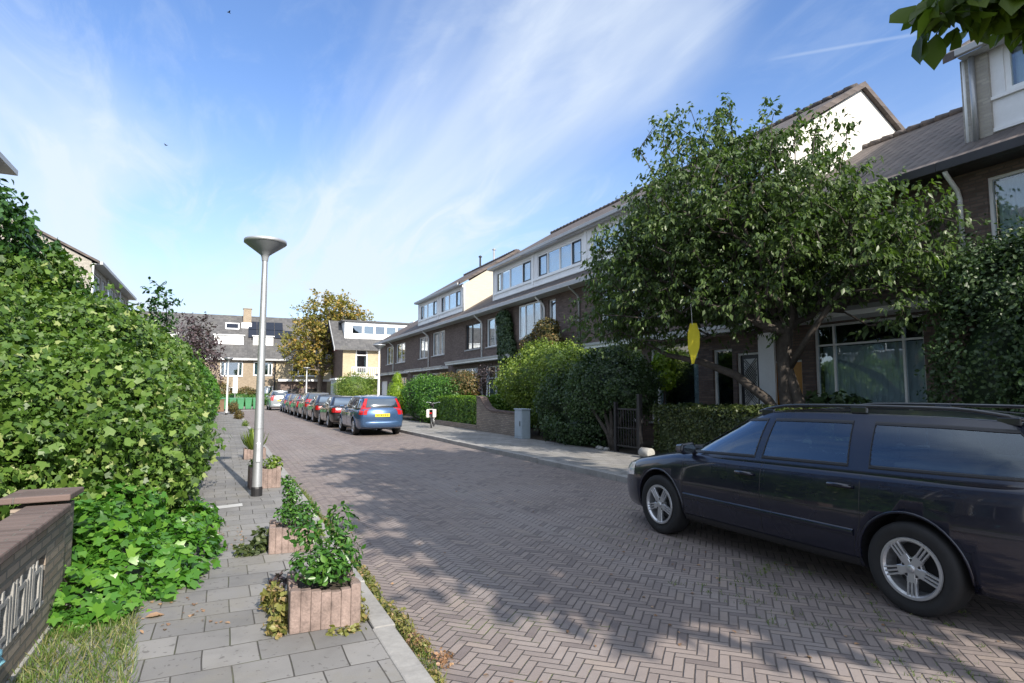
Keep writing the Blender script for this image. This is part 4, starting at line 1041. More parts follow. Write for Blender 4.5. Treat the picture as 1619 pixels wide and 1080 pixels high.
def make_wheel(parent, x, y, r, side, wide=.215, style='five', hub=.60):
    t = MB(); w = wide; R_ = r * hub * 1.0 + .0
    rr = r * .655
    t.lathe([(rr, -w * .42), (r * .80, -w * .50), (r * .93, -w * .49), (r * .985, -w * .42), (r, -w * .28), (r, w * .28), (r * .985, w * .42), (r * .93, w * .49), (r * .80, w * .50), (rr, w * .42)], 44, (x, y, r), 'x')
    for g in (-.17, 0, .17): t.lathe([(r * 1.001, w * g - .004), (r * 1.002, w * g + .004)], 44, (x, y, r), 'x')
    wh = t.build('wheel', M['rubber'], parent, smooth=True)
    o = x + side * w * .40; s = side
    m = MB()
    m.lathe([(rr + .004, s * .012), (rr, s * .022), (rr - .018, s * .022), (rr - .03, s * .004), (rr - .035, -s * .12), (rr, -s * .14)], 44, (o, y, r), 'x')
    def bar(a, off, r0, r1, bw, d0, d1, th=.018):
        ca, sa = math.cos(a), math.sin(a)
        def q(rad, lat, d): return (o + s * d, y + ca * rad - sa * lat, r + sa * rad + ca * lat)
        vs = []
        for rad, d, k in ((r0, d0, 1.0), (r1, d1, 1.0)):
            for lat, dd in ((off - bw, 0), (off - bw * .6, th * .4), (off + bw * .6, th * .4), (off + bw, 0), (off + bw, -th), (off - bw, -th)): vs.append(q(rad, lat * k, d + dd))
        m.add(vs, [(i, (i + 1) % 6, 6 + (i + 1) % 6, 6 + i) for i in range(6)] + [tuple(range(6)), tuple(range(6, 12))])
    for i in range(5):
        a = 2 * math.pi * i / 5 - math.pi / 2
        if style == 'five':
            for k in (-1, 0, 1): bar(a + k * .035, k * .0215, r * .19, rr - .010, .0082, .004, .012)
            bar(a, 0, r * .10, r * .30, .036, .003, .006)
        else: bar(a, 0, r * .08, rr - .012, .026, .004, .012)
    m.lathe([(.0, s * .012), (r * .13, s * .010), (r * .235, s * .002), (r * .24, -s * .03)], 30, (o, y, r), 'x')
    m.build('rim', M['alloy'], wh, smooth=False, fixn=True)
    b = MB(); b.lathe([(.0, -s * .125), (rr - .02, -s * .125)], 30, (o, y, r), 'x'); b.build('brake_disc', M['black'], wh)
    n = MB()
    n.lathe([(r * .085, s * .010), (r * .085, s * .018), (r * .07, s * .022), (0, s * .022)], 20, (o, y, r), 'x')
    n.build('hub_cap', M['alloy'], wh, smooth=True)
    for i in range(5):
        a = 2 * math.pi * (i + .5) / 5 - math.pi / 2
        k = MB(); k.lathe([(.015, s * .006), (.015, s * .0085), (.008, s * .0086), (0, s * .0086)], 10, (o, y + math.cos(a) * r * .165, r + math.sin(a) * r * .165), 'x')
        k.build('wheel_nut', M['black'], wh)
    return wh
def make_car(name, label, P, pm, loc, group=None, detail=2):
    c = car_shape(P); T = thing(name, label, P.get('cat', 'car'), (0, 0, 0), group)
    yf, yr = P['belt'][0][0], P['belt'][-1][0]
    if yf < yr: yf, yr = yr, yf
    # body shell
    ys = [yf - .0] + list(np.linspace(yf - .02, yf - .5, 14)) + list(np.linspace(yf - .6, yr + .5, 46)) + list(np.linspace(yr + .4, yr + .02, 12)) + [yr]
    mb = MB(); mb.cur = 0; rows = []
    for y in ys:
        s = c.section(y); L = [(x, y, z) for x, z in s]; Rr = [(-x, y, z) for x, z in s[1:-1]][::-1]
        rows.append(L + Rr)
    k = len(rows[0]); base = 0
    vs = [p for r_ in rows for p in r_]
    fs = [(i * k + j, i * k + (j + 1) % k, (i + 1) * k + (j + 1) % k, (i + 1) * k + j) for i in range(len(rows) - 1) for j in range(k)]
    fs += [tuple(range(k))[::-1], tuple((len(rows) - 1) * k + j for j in range(k))]
    mb.add(vs, fs)
    body = mb.build('body', [pm, M['black']], T, smooth=True)
    cut = MB(); cut.cur = 1
    for ay in P['axles']:
        for s in (-1, 1):
            n = 40; ra = P['r'] + .055
            vs = []
            for xx in (s * .58, s * 1.2):
                for i in range(n):
                    a = 2 * math.pi * i / n; vs.append((xx, ay + ra * math.cos(a), P['r'] + .01 + ra * math.sin(a)))
            cut.add(vs, [tuple(range(n)), tuple(range(n, 2 * n))[::-1]] + [(i, n + i, n + (i + 1) % n, (i + 1) % n) for i in range(n)])
    co = cut.build('cutter', [M['black'], M['black']], None)
    bo = body.modifiers.new('arches', 'BOOLEAN'); bo.object = co; bo.operation = 'DIFFERENCE'; bo.solver = 'EXACT'
    bpy.context.view_layer.update()
    dg = bpy.context.evaluated_depsgraph_get()
    nm = bpy.data.meshes.new_from_object(body.evaluated_get(dg)); body.modifiers.clear(); body.data = nm; nm.name = 'body'
    bpy.data.objects.remove(co)
    # greenhouse shell: pillars and roof
    OPEN = P.get('open'); mb = MB(); N = 480 if OPEN else 64; ts = list(np.linspace(-.06, 1.0, 60)) if OPEN else [-.06, 0, .12, .25, .4, .55, .7, .82, .9, .95, 1.0]
    def ring(t, sc=1.0, zo=0.0):
        tt = max(t, 0); a, b = c.ff(tt), c.rr(tt); yc, L = (a + b) / 2, (a - b) / 2; out = []
        m = N // 8; xs_ = .5 ** (1 / 3.2)
        def quad(nn, end):          # from the middle of the end to the middle of the side
            es = .5 ** (1 / nn); q_ = [(x, end * (1 - x ** 3.2) ** (1 / nn)) for x in np.linspace(0, xs_, m, endpoint=False)]
            return q_ + [((1 - e ** nn) ** (1 / 3.2), end * e) for e in np.linspace(es, 0, m, endpoint=False)]
        q1 = quad(8., 1); q2 = quad(10., -1)
        half = q1 + [(1., 0.)] + q2[::-1]             # front centre .. side .. rear centre
        full = half[:-1] + [(-x, e) for x, e in half[::-1][:-1]] 
        full = [(x, e) for x, e in half] + [(-x, e) for x, e in half[::-1][1:-1]]
        for x, e in full:
            y = yc + L * sc * e; xx = c.gw(tt) * sc * x; out.append((xx, y, lerp(c.zs(y) - .03, c.zr(y), t) + zo))
        return out
    rows = [ring(t) for t in ts]; N = len(rows[0])
    for sc in (.96, .90, .8, .65, .45, .2): rows.append(ring(1.0, sc, P.get('rcrown', .055) * (1 - sc ** 2.0)))
    for i in range(len(rows) - 1):
        pass
    vs = [p for r_ in rows for p in r_]
    fs = [(i * N + j, i * N + (j + 1) % N, (i + 1) * N + (j + 1) % N, (i + 1) * N + j) for i in range(len(rows) - 1) for j in range(N)] + [tuple((len(rows) - 1) * N + j for j in range(N))]
    wins = P['side_wins']; tb, tt_ = P.get('wt', (.13, .86))
    if OPEN:      # real openings behind the glass
        fs2 = []
        for q_ in fs:
            if len(q_) > 4 or q_[0] // N >= len(ts) - 1: fs2.append(q_); continue
            p_ = [vs[k] for k in q_]; x = sum(v[0] for v in p_) / 4; y = sum(v[1] for v in p_) / 4
            t = (ts[q_[0] // N] + ts[q_[0] // N + 1]) / 2; hole = False
            if tb < t < tt_:
                for fa, fb in wins:
                    if fb(c, t) + .004 < y < fa(c, t) - .004: hole = True
            rw_ = P.get('rw', (.18, .86))
            if y > (c.ff(t) + c.rr(t)) / 2 and abs(x) < c.gw(t) * .78 and .09 < t < .87: hole = True
            if y < (c.ff(t) + c.rr(t)) / 2 and abs(x) < c.gw(t) * .82 and rw_[0] + .03 < t < rw_[1] - .03: hole = True
            if not hole: fs2.append(q_)
        fs = fs2
    mb.add(vs, fs); gh = mb.build('cabin', pm, T, smooth=True)
    # glass and rubbers as shaped panels lying on the shell
    def panel(name, f, mat, off, nu=14, nv=7, parent=T):
        G_ = []; 
        for i in range(nu):
            row = []
            for j in range(nv):
                u, v = i / (nu - 1), j / (nv - 1); e = 1e-3
                p = f(u, v); du = f(min(u + e, 1), v) - f(max(u - e, 0), v); dv = f(u, min(v + e, 1)) - f(u, max(v - e, 0))
                n = du.cross(dv); n = n.normalized() if n.length > 0 else Vector((0, 0, 1))
                if n.dot(Vector((p.x, (p.y - (c.ff(.5) + c.rr(.5)) / 2) * .6, .2))) < 0: n = -n
                row.append(p + n * off)
            G_.append(row)
        m = MB(); m.grid(G_, nu, nv); return m.build(name, mat, parent, smooth=True, fixn=False)
    for s in (-1, 1):
        for (fa, fb) in wins:
            def f(u, v, g=0.0, fa=fa, fb=fb, s=s):
                t = lerp(tb - g * .8, tt_ + g * .8, v)
                a = fa(c, t) + g * .12; b = fb(c, t) - g * .12
                y = lerp(a, b, u); return c.gp(y, t, s)
            if OPEN:
                G_ = []; nr = 15
                loop = [(u, 0.) for u in np.linspace(0, 1, nr)] + [(1., v) for v in np.linspace(0, 1, nr)[1:]] + [(u, 1.) for u in np.linspace(1, 0, nr)[1:]] + [(0., v) for v in np.linspace(1, 0, nr)[1:]]
                for (u, v) in loop:
                    G_.append([f(u, v, g_) + Vector((s * o_, 0, 0)) for g_, o_ in ((.045, .003), (.02, .007), (-.02, .007), (-.045, -.012))])
                mr = MB(); mr.grid(G_, len(G_), 4); rb = mr.build('window_rubber', M['black'], T, fixn=False)
                panel('window_glass', lambda u, v: f(u, v, -.03), M['car_glass'], .000, parent=rb)
                continue
            rb = panel('window_rubber', lambda u, v: f(u, v, .055), M['black'], .004)
            panel('window_glass', lambda u, v: f(u, v, -.012), M['car_glass_d'], .008, parent=rb)
    def fw(u, v, end=1, g=0.0):
        t = lerp(.06 + g, .90 - g, v) if end > 0 else lerp(P.get('rw', (.18, .86))[0] + g, P.get('rw', (.18, .86))[1] - g, v)
        hw = c.gw(t) * (.80 - g * .5) if end > 0 else c.gw(t) * (P.get('rwk', .84) - g * .5)
        return c.ge(lerp(-hw, hw, u), t, end)
    for end, nm_a, nm_b in ((1, 'windscreen', 'windscreen_glass'), (-1, 'rear_window', 'rear_glass')):
        if OPEN:
            nr = 19; loop = [(u, 0.) for u in np.linspace(0, 1, nr)] + [(1., v) for v in np.linspace(0, 1, nr)[1:]] + [(u, 1.) for u in np.linspace(1, 0, nr)[1:]] + [(0., v) for v in np.linspace(1, 0, nr)[1:]]
            G_ = [[fw(u, v, end, g_) + Vector((0, end * o_, .003)) for g_, o_ in ((-.02, .004), (.02, .008), (.06, .004), (.07, -.01))] for u, v in loop]
            mr = MB(); mr.grid(G_, len(G_), 4); a = mr.build(nm_a, M['black'], T, fixn=False); panel(nm_b, lambda u, v: fw(u, v, end, .05), M['car_glass'], .001, 22, 9, a)
        else:
            a = panel(nm_a, lambda u, v: fw(u, v, end, 0), M['black'], .004, 22, 9); panel(nm_b, lambda u, v: fw(u, v, end, .03), M['car_glass_d'], .008, 22, 9, a)
    if OPEN:
        for (xx, yy) in ((-.38, .15), (.38, .15), (-.40, -.75), (.40, -.75), (0, -.75)):
            zc = 1.0; w_ = .24 if yy > 0 else .20
            sm = MB(); sm.prism([(yy + .06, zc - .15), (yy - .10, zc + .10), (yy - .16, zc + .10), (yy - .10, zc - .15)], 'x', xx - w_, xx + w_); st = sm.build('seat', M['seat'], T, bevel=.04)
            sm = MB(); sm.box(xx - .13, xx + .13, yy - .19, yy - .10, zc + .14, zc + .32); sm.build('headrest', M['seat'], st, bevel=.035)
        MB().box(-.72, .72, -2.0, -1.15, .98, 1.06).build('load_cover', M['seat'], T, bevel=.02)
        sm = MB(); sm.tube([(-.38 + .18 * math.cos(a_), .62 - .05 * math.sin(a_), 1.02 + .17 * math.sin(a_)) for a_ in np.linspace(0, 6.28, 21)], .016, 6); sm.build('steering_wheel', M['black'], T, smooth=True)
        MB().box(-.70, .70, .75, 1.10, .93, 1.02).build('dashboard', M['black'], T, bevel=.03)
        MB().lathe([(0, -.01), (.05, -.01), (.05, .01), (0, .01)], 8, (0, .48, 1.30), 'y').build('inner_mirror', M['black'], T)
    # wheels
    for ay in P['axles']:
        for s in (-1, 1): make_wheel(T, s * (P['track'] / 2), ay, P['r'], s, style=P.get('rim', 'five'))
    def strip(name, pts, rad, mat, n=6, parent=T): return MB().tube(pts, rad, n).build(name, mat, parent, smooth=True)
    dk = M['black']
    for s in (-1, 1):
        # arch lips
        for ay in P['axles']:
            pts = []
            for i in range(25):
                a = math.pi * (-.02 + 1.04 * i / 24); yy = ay + (P['r'] + .058) * math.cos(a); z = P['r'] + .01 + (P['r'] + .058) * math.sin(a)
                pts.append((s * (c.side(yy, z) - .002), yy, z))
            strip('arch_lip', pts, .011, pm, 6, body)
        # sill strip
        y0, y1 = P['axles'][1] + P['r'] + .07, P['axles'][0] - P['r'] - .07
        m = MB(); G_ = []
        for i in range(12):
            y = lerp(y0, y1, i / 11); zb = c.zb(y); G_.append([(s * (c.side(y, zb + h_) + .006), y, zb + h_) for h_ in (.012, .04, .075, .10)])
        m.grid(G_, 12, 4); m.build('sill_trim', M['black'] if detail > 1 else pm, body, smooth=True)
        # side moulding
        mz = P.get('mould', None)
        if mz:
            pts = [(s * (c.side(y, mz) + .004), y, mz + (y - y0) * .0) for y in np.linspace(y0 + .02, y1 - .02, 14)]
            m = MB(); G_ = []
            for (x, y, z) in pts: G_.append([(s * (c.side(y, z + d) + e), y, z + d) for d, e in ((-.030, .001), (-.024, .012), (.018, .014), (.026, .001))])
            m.grid(G_, 14, 4); m.build('side_moulding', pm, body, smooth=True)
        # door gaps
        for dy in P['gaps']:
            pts = []
            for z in np.linspace(c.zb(dy) + .05, c.zs(dy) - .01, 16):
                yy = dy
                if dy == P['gaps'][-1]:
                    rr_ = P['r'] + .10; dz = z - P['r']
                    if abs(dz) < rr_: yy = max(dy, P['axles'][1] + math.sqrt(rr_ ** 2 - dz ** 2))
                pts.append((s * (c.side(yy, z) + .0005), yy, z))
            strip('door_gap', pts, .0035, dk, 4, body)
        for hy in P['handles']:
            z = c.zs(hy) - .145; x = c.side(hy, z)
            hd = MB(); hd.tube([(s * (x + .004), hy + .11, z), (s * (x + .032), hy + .085, z + .004), (s * (x + .036), hy, z + .006), (s * (x + .032), hy - .085, z + .004), (s * (x + .004), hy - .11, z)], [.013, .017, .018, .017, .013], 8)
            hd.build('door_handle', pm, T, smooth=True)
        # mirror
        my = P['mirror']; mz_ = c.zs(my) + .055; mx = c.side(my, c.zs(my) - .02) - .03
        m = MB(); cx_ = mx + .12
        m.prism([(s * (cx_ - .10), mz_ - .055), (s * (cx_ + .08), mz_ - .065), (s * (cx_ + .115), mz_ - .02), (s * (cx_ + .10), mz_ + .055), (s * (cx_ - .06), mz_ + .07), (s * (cx_ - .10), mz_ + .03)], 'y', my - .06, my + .05)
        k_ = len(m.v) // 2
        m.v = [v if i_ < k_ else (lerp(v[0], s * cx_, .28), v[1] + .02, lerp(v[2], mz_, .28)) for i_, v in enumerate(m.v)]
        mi = m.build('mirror', pm, T, bevel=.018)
        strip('mirror_arm', [(s * (mx - .02), my + .01, mz_ - .055), (s * (mx + .05), my, mz_ - .03)], .022, dk, 8, mi)
        gl_ = MB(); gl_.lathe([(0, 0), (.055, 0)], 14, (0, 0, 0), 'y'); gl_.v = [(s * (mx + .12) + x * 1.5, my - .0615, mz_ + z * .85) for x, y, z in gl_.v]
        gl_.build('mirror_glass', M['car_glass_d'], mi)
        # headlight wrapping the corner
        hz = P['head_z']
        m = MB(); G_ = []
        for i in range(14):
            y = yf - .05 - .40 * (i / 13.) ** 1.25
            row = []
            for v in np.linspace(0, 1, 5):
                z = lerp(hz[0], hz[1], v) + (i / 13.) * .05; z = min(z, c.zs(y) - .015)
                row.append((s * (c.side(y, z) + .004), y + .004, z))
            G_.append(row)
        m.grid(G_, 14, 5); m.build('headlight', M['clear_lens'], T, smooth=True)
        # tail light
        tz = P['tail_z']; m = MB(); G_ = []
        for i in range(8):
            y = yr + .012 + .22 * (i / 7.)
            row = []
            for v in np.linspace(0, 1, 9):
                z = lerp(tz[0], tz[1], v)
                if z < c.zs(y) - .012: x = c.side(y, z) + .006
                else: x = None
                if x is None:
                    den = c.zr(y) - c.zs(y) + .03; t = min(max((z - c.zs(y) + .03) / den, 0), 1)
                    yy = max(y, c.rr(t) + .02 + .1 * (i / 7)); x = c.gx(yy, t) + .008; row.append((s * x, yy, z)); continue
                row.append((s * x, y, z))
            G_.append(row)
        m.grid(G_, 8, 9); tl = m.build('tail_light', M['red_lens'], T, smooth=True)
        # rear face of the lamp
        m = MB(); zt0, zt1 = P['tail_z']; zt1b = min(zt1, c.zs(yr) - .0)
        xo = lambda z: c.side(yr, z)
        G_ = []
        for v in np.linspace(0, 1, 6):
            z = lerp(zt0, zt1b, v); G_.append([(s * (xo(z) - .004), yr - .006, z), (s * (xo(z) - P.get('tail_w', .10)), yr - .010, z)])
        if zt1 > c.zs(yr) + .05:
            for v in np.linspace(0, 1, 6):
                z = lerp(c.zs(yr), zt1, v); t = min(max((z - c.zs(yr) + .03) / (c.zr(yr) - c.zs(yr) + .03), 0), 1); w0_, w1_ = c.gw(t) * .985, c.gw(t) * (P.get('rwk', .84) + .03)
                G_.append([tuple(c.ge(s * w0_, t, -1) + Vector((s * .006, -.006, 0))), tuple(c.ge(s * w1_, t, -1) + Vector((0, -.012, 0)))])
        m.grid(G_, len(G_), 2); m.build('lamp_face', M['red_lens'], tl)
        if P.get('rails'):
            y0r, y1r = c.ff(1) - .12, c.rr(1) + .10; pts = []
            for i in range(22):
                y = lerp(y0r, y1r, i / 21); e = math.sin(math.pi * min(1, i / 21 * 1.0))
                h_ = .052 * min(1, 6 * i / 21, 6 * (21 - i) / 21) ** .7
                pts.append((s * (c.gw(.96) - .020 - .03 * abs(2 * i / 21 - 1) ** 4), y, c.zr(y) + .012 + h_))
            rl = strip('roof_rail', pts, .015, P['rails'], 8)
            for i in (1, 10, 20):
                p = pts[i]; MB().box(p[0] - .014, p[0] + .014, p[1] - .07, p[1] + .07, p[2] - .06, p[2] - .004).build('rail_foot', P['rails'], rl, bevel=.008)
    # rear details
    wy = c.w(yr + .05)
    MB().box(-.27, .27, yr - .016, yr - .002, P['plate_z'], P['plate_z'] + .115).build('number_plate', M['plate'], T)
    pl = MB()
    for i, xx in enumerate((-.20, -.135, -.045, .02, .105, .17)):
        pl.box(xx - .017, xx + .017, yr - .019, yr - .0165, P['plate_z'] + .028, P['plate_z'] + .088)
    pl.build('plate_marks', M['black'], T)
    m = MB(); G_ = []
    for i in range(18):
        u = -1 + 2 * i / 17; x = u * wy * .99; yy = yr - .05 + .13 * abs(u) ** 4
        G_.append([(x, yy + .06, c.zb(yr) - .02), (x, yy, c.zb(yr) + .05), (x, yy - .012, c.zb(yr) + .17), (x, yy + .03, c.zb(yr) + .23), (x, yy + .12, c.zb(yr) + .23)])
    m.grid(G_, 18, 5); m.build('rear_bumper', pm, T, smooth=True)
    m = MB(); G_ = []
    for i in range(18):
        u = -1 + 2 * i / 17; x = u * c.w(yf - .10) * .98; yy = yf + .04 - .20 * abs(u) ** 2.6
        G_.append([(x, yy - .08, c.zb(yf - .1) - .03), (x, yy, c.zb(yf - .1) + .03), (x, yy + .012, c.zb(yf - .1) + .20), (x, yy - .03, c.zb(yf - .1) + .28), (x, yy - .12, c.zb(yf - .1) + .29)])
    m.grid(G_, 18, 5); m.build('front_bumper', pm, T, smooth=True)
    MB().box(-.36, .36, yf - .02, yf + .012, c.zb(yf - .1) + .30, c.zs(yf - .1) - .06).build('grille', M['black'], T)
    # cabin inside
    iy = (c.ff(.5) + c.rr(.5)) / 2
    T.location = loc
    return T
q = NT('dark_car_glass')
lw = q.n('ShaderNodeLayerWeight', {'Blend': 0.45}); f = q.rng(q.math('POWER', lw.outputs['Facing'], 1.4), 0, 1, 0.17, 0.85, False)
gl = q.n('ShaderNodeBsdfGlossy', {'Color': (0.78, 0.90, 1.0, 1), 'Roughness': 0.012})
df = q.n('ShaderNodeBsdfPrincipled', {'Base Color': (0.018, 0.024, 0.030, 1), 'Roughness': 0.2})
mx = q.n('ShaderNodeMixShader', {0: f, 1: df.outputs[0], 2: gl.outputs[0]}); q.t.links.new(mx.outputs[0], q.out.inputs[0]); M['car_glass_d'] = q.m

ESTATE = dict(
    belt=[(2.36, .52), (2.32, .60), (2.22, .69), (2.0, .775), (1.6, .855), (1.1, .935), (.5, .965), (-.4, .985), (-1.4, 1.01), (-2.1, 1.03), (-2.32, 1.03), (-2.36, 1.02)],
    width=[(2.36, .50), (2.33, .60), (2.25, .70), (2.1, .79), (1.85, .86), (1.4, .895), (.6, .90), (-.6, .90), (-1.4, .895), (-1.9, .87), (-2.15, .83), (-2.3, .78), (-2.36, .72)],
    bottom=[(2.36, .34), (2.32, .27), (2.2, .22), (1.8, .20), (0, .20), (-1.8, .22), (-2.2, .27), (-2.36, .33)],
    roof=[(1.2, 1.36), (.45, 1.385), (0, 1.41), (-.7, 1.42), (-1.4, 1.415), (-2.0, 1.395), (-2.3, 1.385)],
    front=[(0, 1.30), (.5, .82), (.9, .46), (1, .34)], rear=[(0, -2.34), (.3, -2.31), (.7, -2.20), (1, -2.08)],
    gw=(.845, .615), rcrown=.05, axles=(1.42, -1.34), r=.328, track=1.56, mould=.50, gaps=[1.02, -.02, -.98], handles=[.16, -.82], mirror=.93,
    head_z=(.55, .70), tail_z=(.62, 1.34), tail_w=.12, plate_z=.66, rails=None, wt=(.11, .84),
    side_wins=[(lambda c, t: c.ff(t) - .17, lambda c, t: .09 - .04 * t), (lambda c, t: .00 - .04 * t, lambda c, t: -.86 + .06 * t), (lambda c, t: -1.04 + .05 * t, lambda c, t: c.rr(t) + .20)])
import copy as _cp
def vary(P, **k):
    q = dict(P); q.update(k); return q
def scaled(P, L=1.0, H=1.0, Wd=1.0):
    q = dict(P)
    for a in ('belt', 'bottom', 'roof'): q[a] = [(y * L, z * (H if a != 'bottom' else 1)) for y, z in P[a]]
    q['width'] = [(y * L, w * Wd) for y, w in P['width']]; q['front'] = [(t, y * L) for t, y in P['front']]; q['rear'] = [(t, y * L) for t, y in P['rear']]
    q['axles'] = tuple(a * L for a in P['axles']); q['gaps'] = [g * L for g in P['gaps']]; q['handles'] = [g * L for g in P['handles']]; q['mirror'] = P['mirror'] * L
    q['head_z'] = tuple(z * H for z in P['head_z']); q['tail_z'] = tuple(z * H for z in P['tail_z']); q['plate_z'] = P['plate_z'] * H; q['gw'] = tuple(g * Wd for g in P['gw'])
    q['track'] = P['track'] * Wd
    if P.get('mould'): q['mould'] = P['mould'] * H
    L_ = L
    def wrap(f): return lambda c, t: f(c, t)
    q['side_wins'] = [P['side_wins'][0], (lambda c, t: (0 - .04 * t) * L_, lambda c, t: (-.86 + .06 * t) * L_), (lambda c, t: (-1.04 + .05 * t) * L_, lambda c, t: c.rr(t) + .16)]
    q['side_wins'][0] = (lambda c, t: c.ff(t) - .17, lambda c, t: (.09 - .04 * t) * L_)
    return q
make_car('estate_car', 'dark navy estate car parked close by on the right', vary(ESTATE, rails=M['p_dark'], open=True, tail_z=(.62, .98)), M['p_navy'], (5.40, 4.06, 0))
GRP = 'cars parked in a row along the right kerb'
WAG = scaled(ESTATE, .955, 1.01, .985); WAG['mould'] = None; WAG['tail_z'] = (.78, 1.36); WAG['tail_w'] = .13; WAG['roof'] = [(1.1, 1.38), (.4, 1.41), (0, 1.44), (-.7, 1.45), (-1.4, 1.44), (-2.0, 1.42), (-2.3, 1.41)]; WAG['rear'] = [(0, -2.24), (.3, -2.22), (.7, -2.13), (1, -2.02)]; WAG['gw'] = (.83, .66); WAG['rwk'] = .74; WAG['belt'] = [(y_, z_ - (.06 if y_ < -1.5 else .03 if y_ < -1 else 0)) for y_, z_ in WAG['belt']]; WAG['rails'] = None; WAG['rim'] = 'plain'; WAG['plate_z'] = .70; WAG['r'] = .32
make_car('estate_car', 'steel blue estate car with a yellow plate, nearest of the far parked row', WAG, M['p_blue'], (5.30, 24.05, 0), GRP)
HATCH = scaled(ESTATE, .87, 1.0, .97); HATCH['mould'] = None; HATCH['rear'] = [(0, -2.04), (.3, -1.97), (.7, -1.72), (1, -1.45)]; HATCH['rw'] = (.12, .9); HATCH['tail_z'] = (.68, .90); HATCH['tail_w'] = .2; HATCH['rim'] = 'plain'
HATCH['side_wins'] = [HATCH['side_wins'][0], HATCH['side_wins'][1]]
TALL = scaled(ESTATE, .86, 1.10, .97); TALL['mould'] = None; TALL['tail_z'] = (.75, 1.2); TALL['rim'] = 'plain'; TALL['front'] = [(0, 1.30), (.5, .95), (.9, .60), (1, .45)]
SED = scaled(ESTATE, .95, .97, .98); SED['mould'] = None; SED['rear'] = [(0, -1.75), (.3, -1.65), (.7, -1.35), (1, -1.05)]; SED['tail_z'] = (.70, .90); SED['tail_w'] = .25; SED['rim'] = 'plain'; SED['rw'] = (.10, .9)
SED['side_wins'] = [SED['side_wins'][0], (lambda c, t: (0 - .04 * t) * .95, lambda c, t: (-.90 + .1 * t) * .95)]
MINI = scaled(ESTATE, .78, 1.02, .93); MINI['mould'] = None; MINI['tail_z'] = (.7, 1.0); MINI['rim'] = 'plain'
MINI['side_wins'] = [MINI['side_wins'][0], MINI['side_wins'][1]]; MINI['rear'] = [(0, -1.83), (.3, -1.78), (.7, -1.6), (1, -1.4)]
VAN = scaled(ESTATE, .95, 1.22, 1.0); VAN['mould'] = None; VAN['tail_z'] = (.85, 1.3); VAN['front'] = [(0, 1.6), (.5, 1.25), (.9, 1.0), (1, .85)]; VAN['rear'] = [(0, -2.2), (.5, -2.17), (1, -2.12)]; VAN['rim'] = 'plain'; VAN['cat'] = 'car'
VAN['side_wins'] = [VAN['side_wins'][0], VAN['side_wins'][1], (VAN['side_wins'][2][0], lambda c, t: c.rr(t) + .16)]
fleet = [('hatchback_car', 'black saloon with a sloping rear window, second in the far parked row', SED, 'p_black', 29.4), ('hatchback_car', 'grey hatchback with dark roof, third in the far parked row', HATCH, 'p_dark', 34.4),
  ('hatchback_car', 'dark tall hatchback, fourth in the far parked row', TALL, 'p_grey', 38.9), ('estate_car', 'dark grey estate, fifth in the far parked row', scaled(ESTATE, .93, 1.0, .97), 'p_dark', 43.6),
  ('hatchback_car', 'grey compact car, sixth in the far parked row', MINI, 'p_grey', 48.1), ('hatchback_car', 'small bright blue car, next to last in the far parked row', MINI, 'p_bluesmall', 52.2),
  ('minivan', 'pale silver van standing farthest away at the end of the parked row', VAN, 'p_silver', 58.2)]
for nm_, lb_, sh_, pm_, yy_ in fleet:
    sh_ = dict(sh_); sh_['mould'] = None
    make_car(nm_, lb_, sh_, M[pm_], (5.2 if yy_ < 55 else 4.6, yy_, 0), GRP, detail=1)

# ---------------------------------------------------------------- street lamps
def lamp(label, loc, mat, h=3.62):
    T = thing('street_lamp', label, 'street lamp', loc, 'street lamps with cone shaped heads')
    x, y, z = loc
    MB().tube([(x, y, z + .13), (x, y, z + 1.0), (x, y, z + h)], [.070, .066, .038], 20, cap=False).build('pole', mat, T, smooth=True)
    MB().lathe([(.079, z), (.079, z + .11), (.072, z + .135)], 20, (x, y, 0)).build('base_collar', M['black'], T)
    MB().lathe([(.05, z + .98), (.069, z + .985), (.069, z + .995)], 20, (x, y, 0)).build('joint', M['zinc'], T)
    MB().lathe([(.045, z + h - .08), (.052, z + h - .02), (.065, z + h + .01), (.13, z + h + .06), (.285, z + h + .175), (.30, z + h + .19)], 36, (x, y, 0)).build('lamp_bowl', M['lamp_bowl'], T, smooth=True)
    MB().lathe([(.298, z + h + .19), (.308, z + h + .192), (.308, z + h + .237), (.298, z + h + .241)], 36, (x, y, 0)).build('rim_band', M['steel'], T, smooth=True)
    MB().lathe([(.299, z + h + .240), (.22, z + h + .252), (.10, z + h + .258), (0, z + h + .26)], 36, (x, y, 0)).build('lamp_lid', M['steel'], T, smooth=True)
    MB().box(x - .03, x + .03, y - .083, y - .066, z + .5, z + .78).build('service_door', mat, T, bevel=.004)
    return T
lamp('tall metal street lamp standing in the left pavement beside the planters', (.51, 9.75, LP), M['steel'])
lamp('white street lamp at the far end of the left pavement beyond the hedge', (.28, 45, LP), M['white_post'])
lamp('white street lamp rising behind the blue estate car on the right pavement', (6.95, 29.5, RP), M['white_post'])
lamp('farthest white street lamp, above the parked row in front of the dark garage', (6.9, 57.5, 0), M['white_post'])

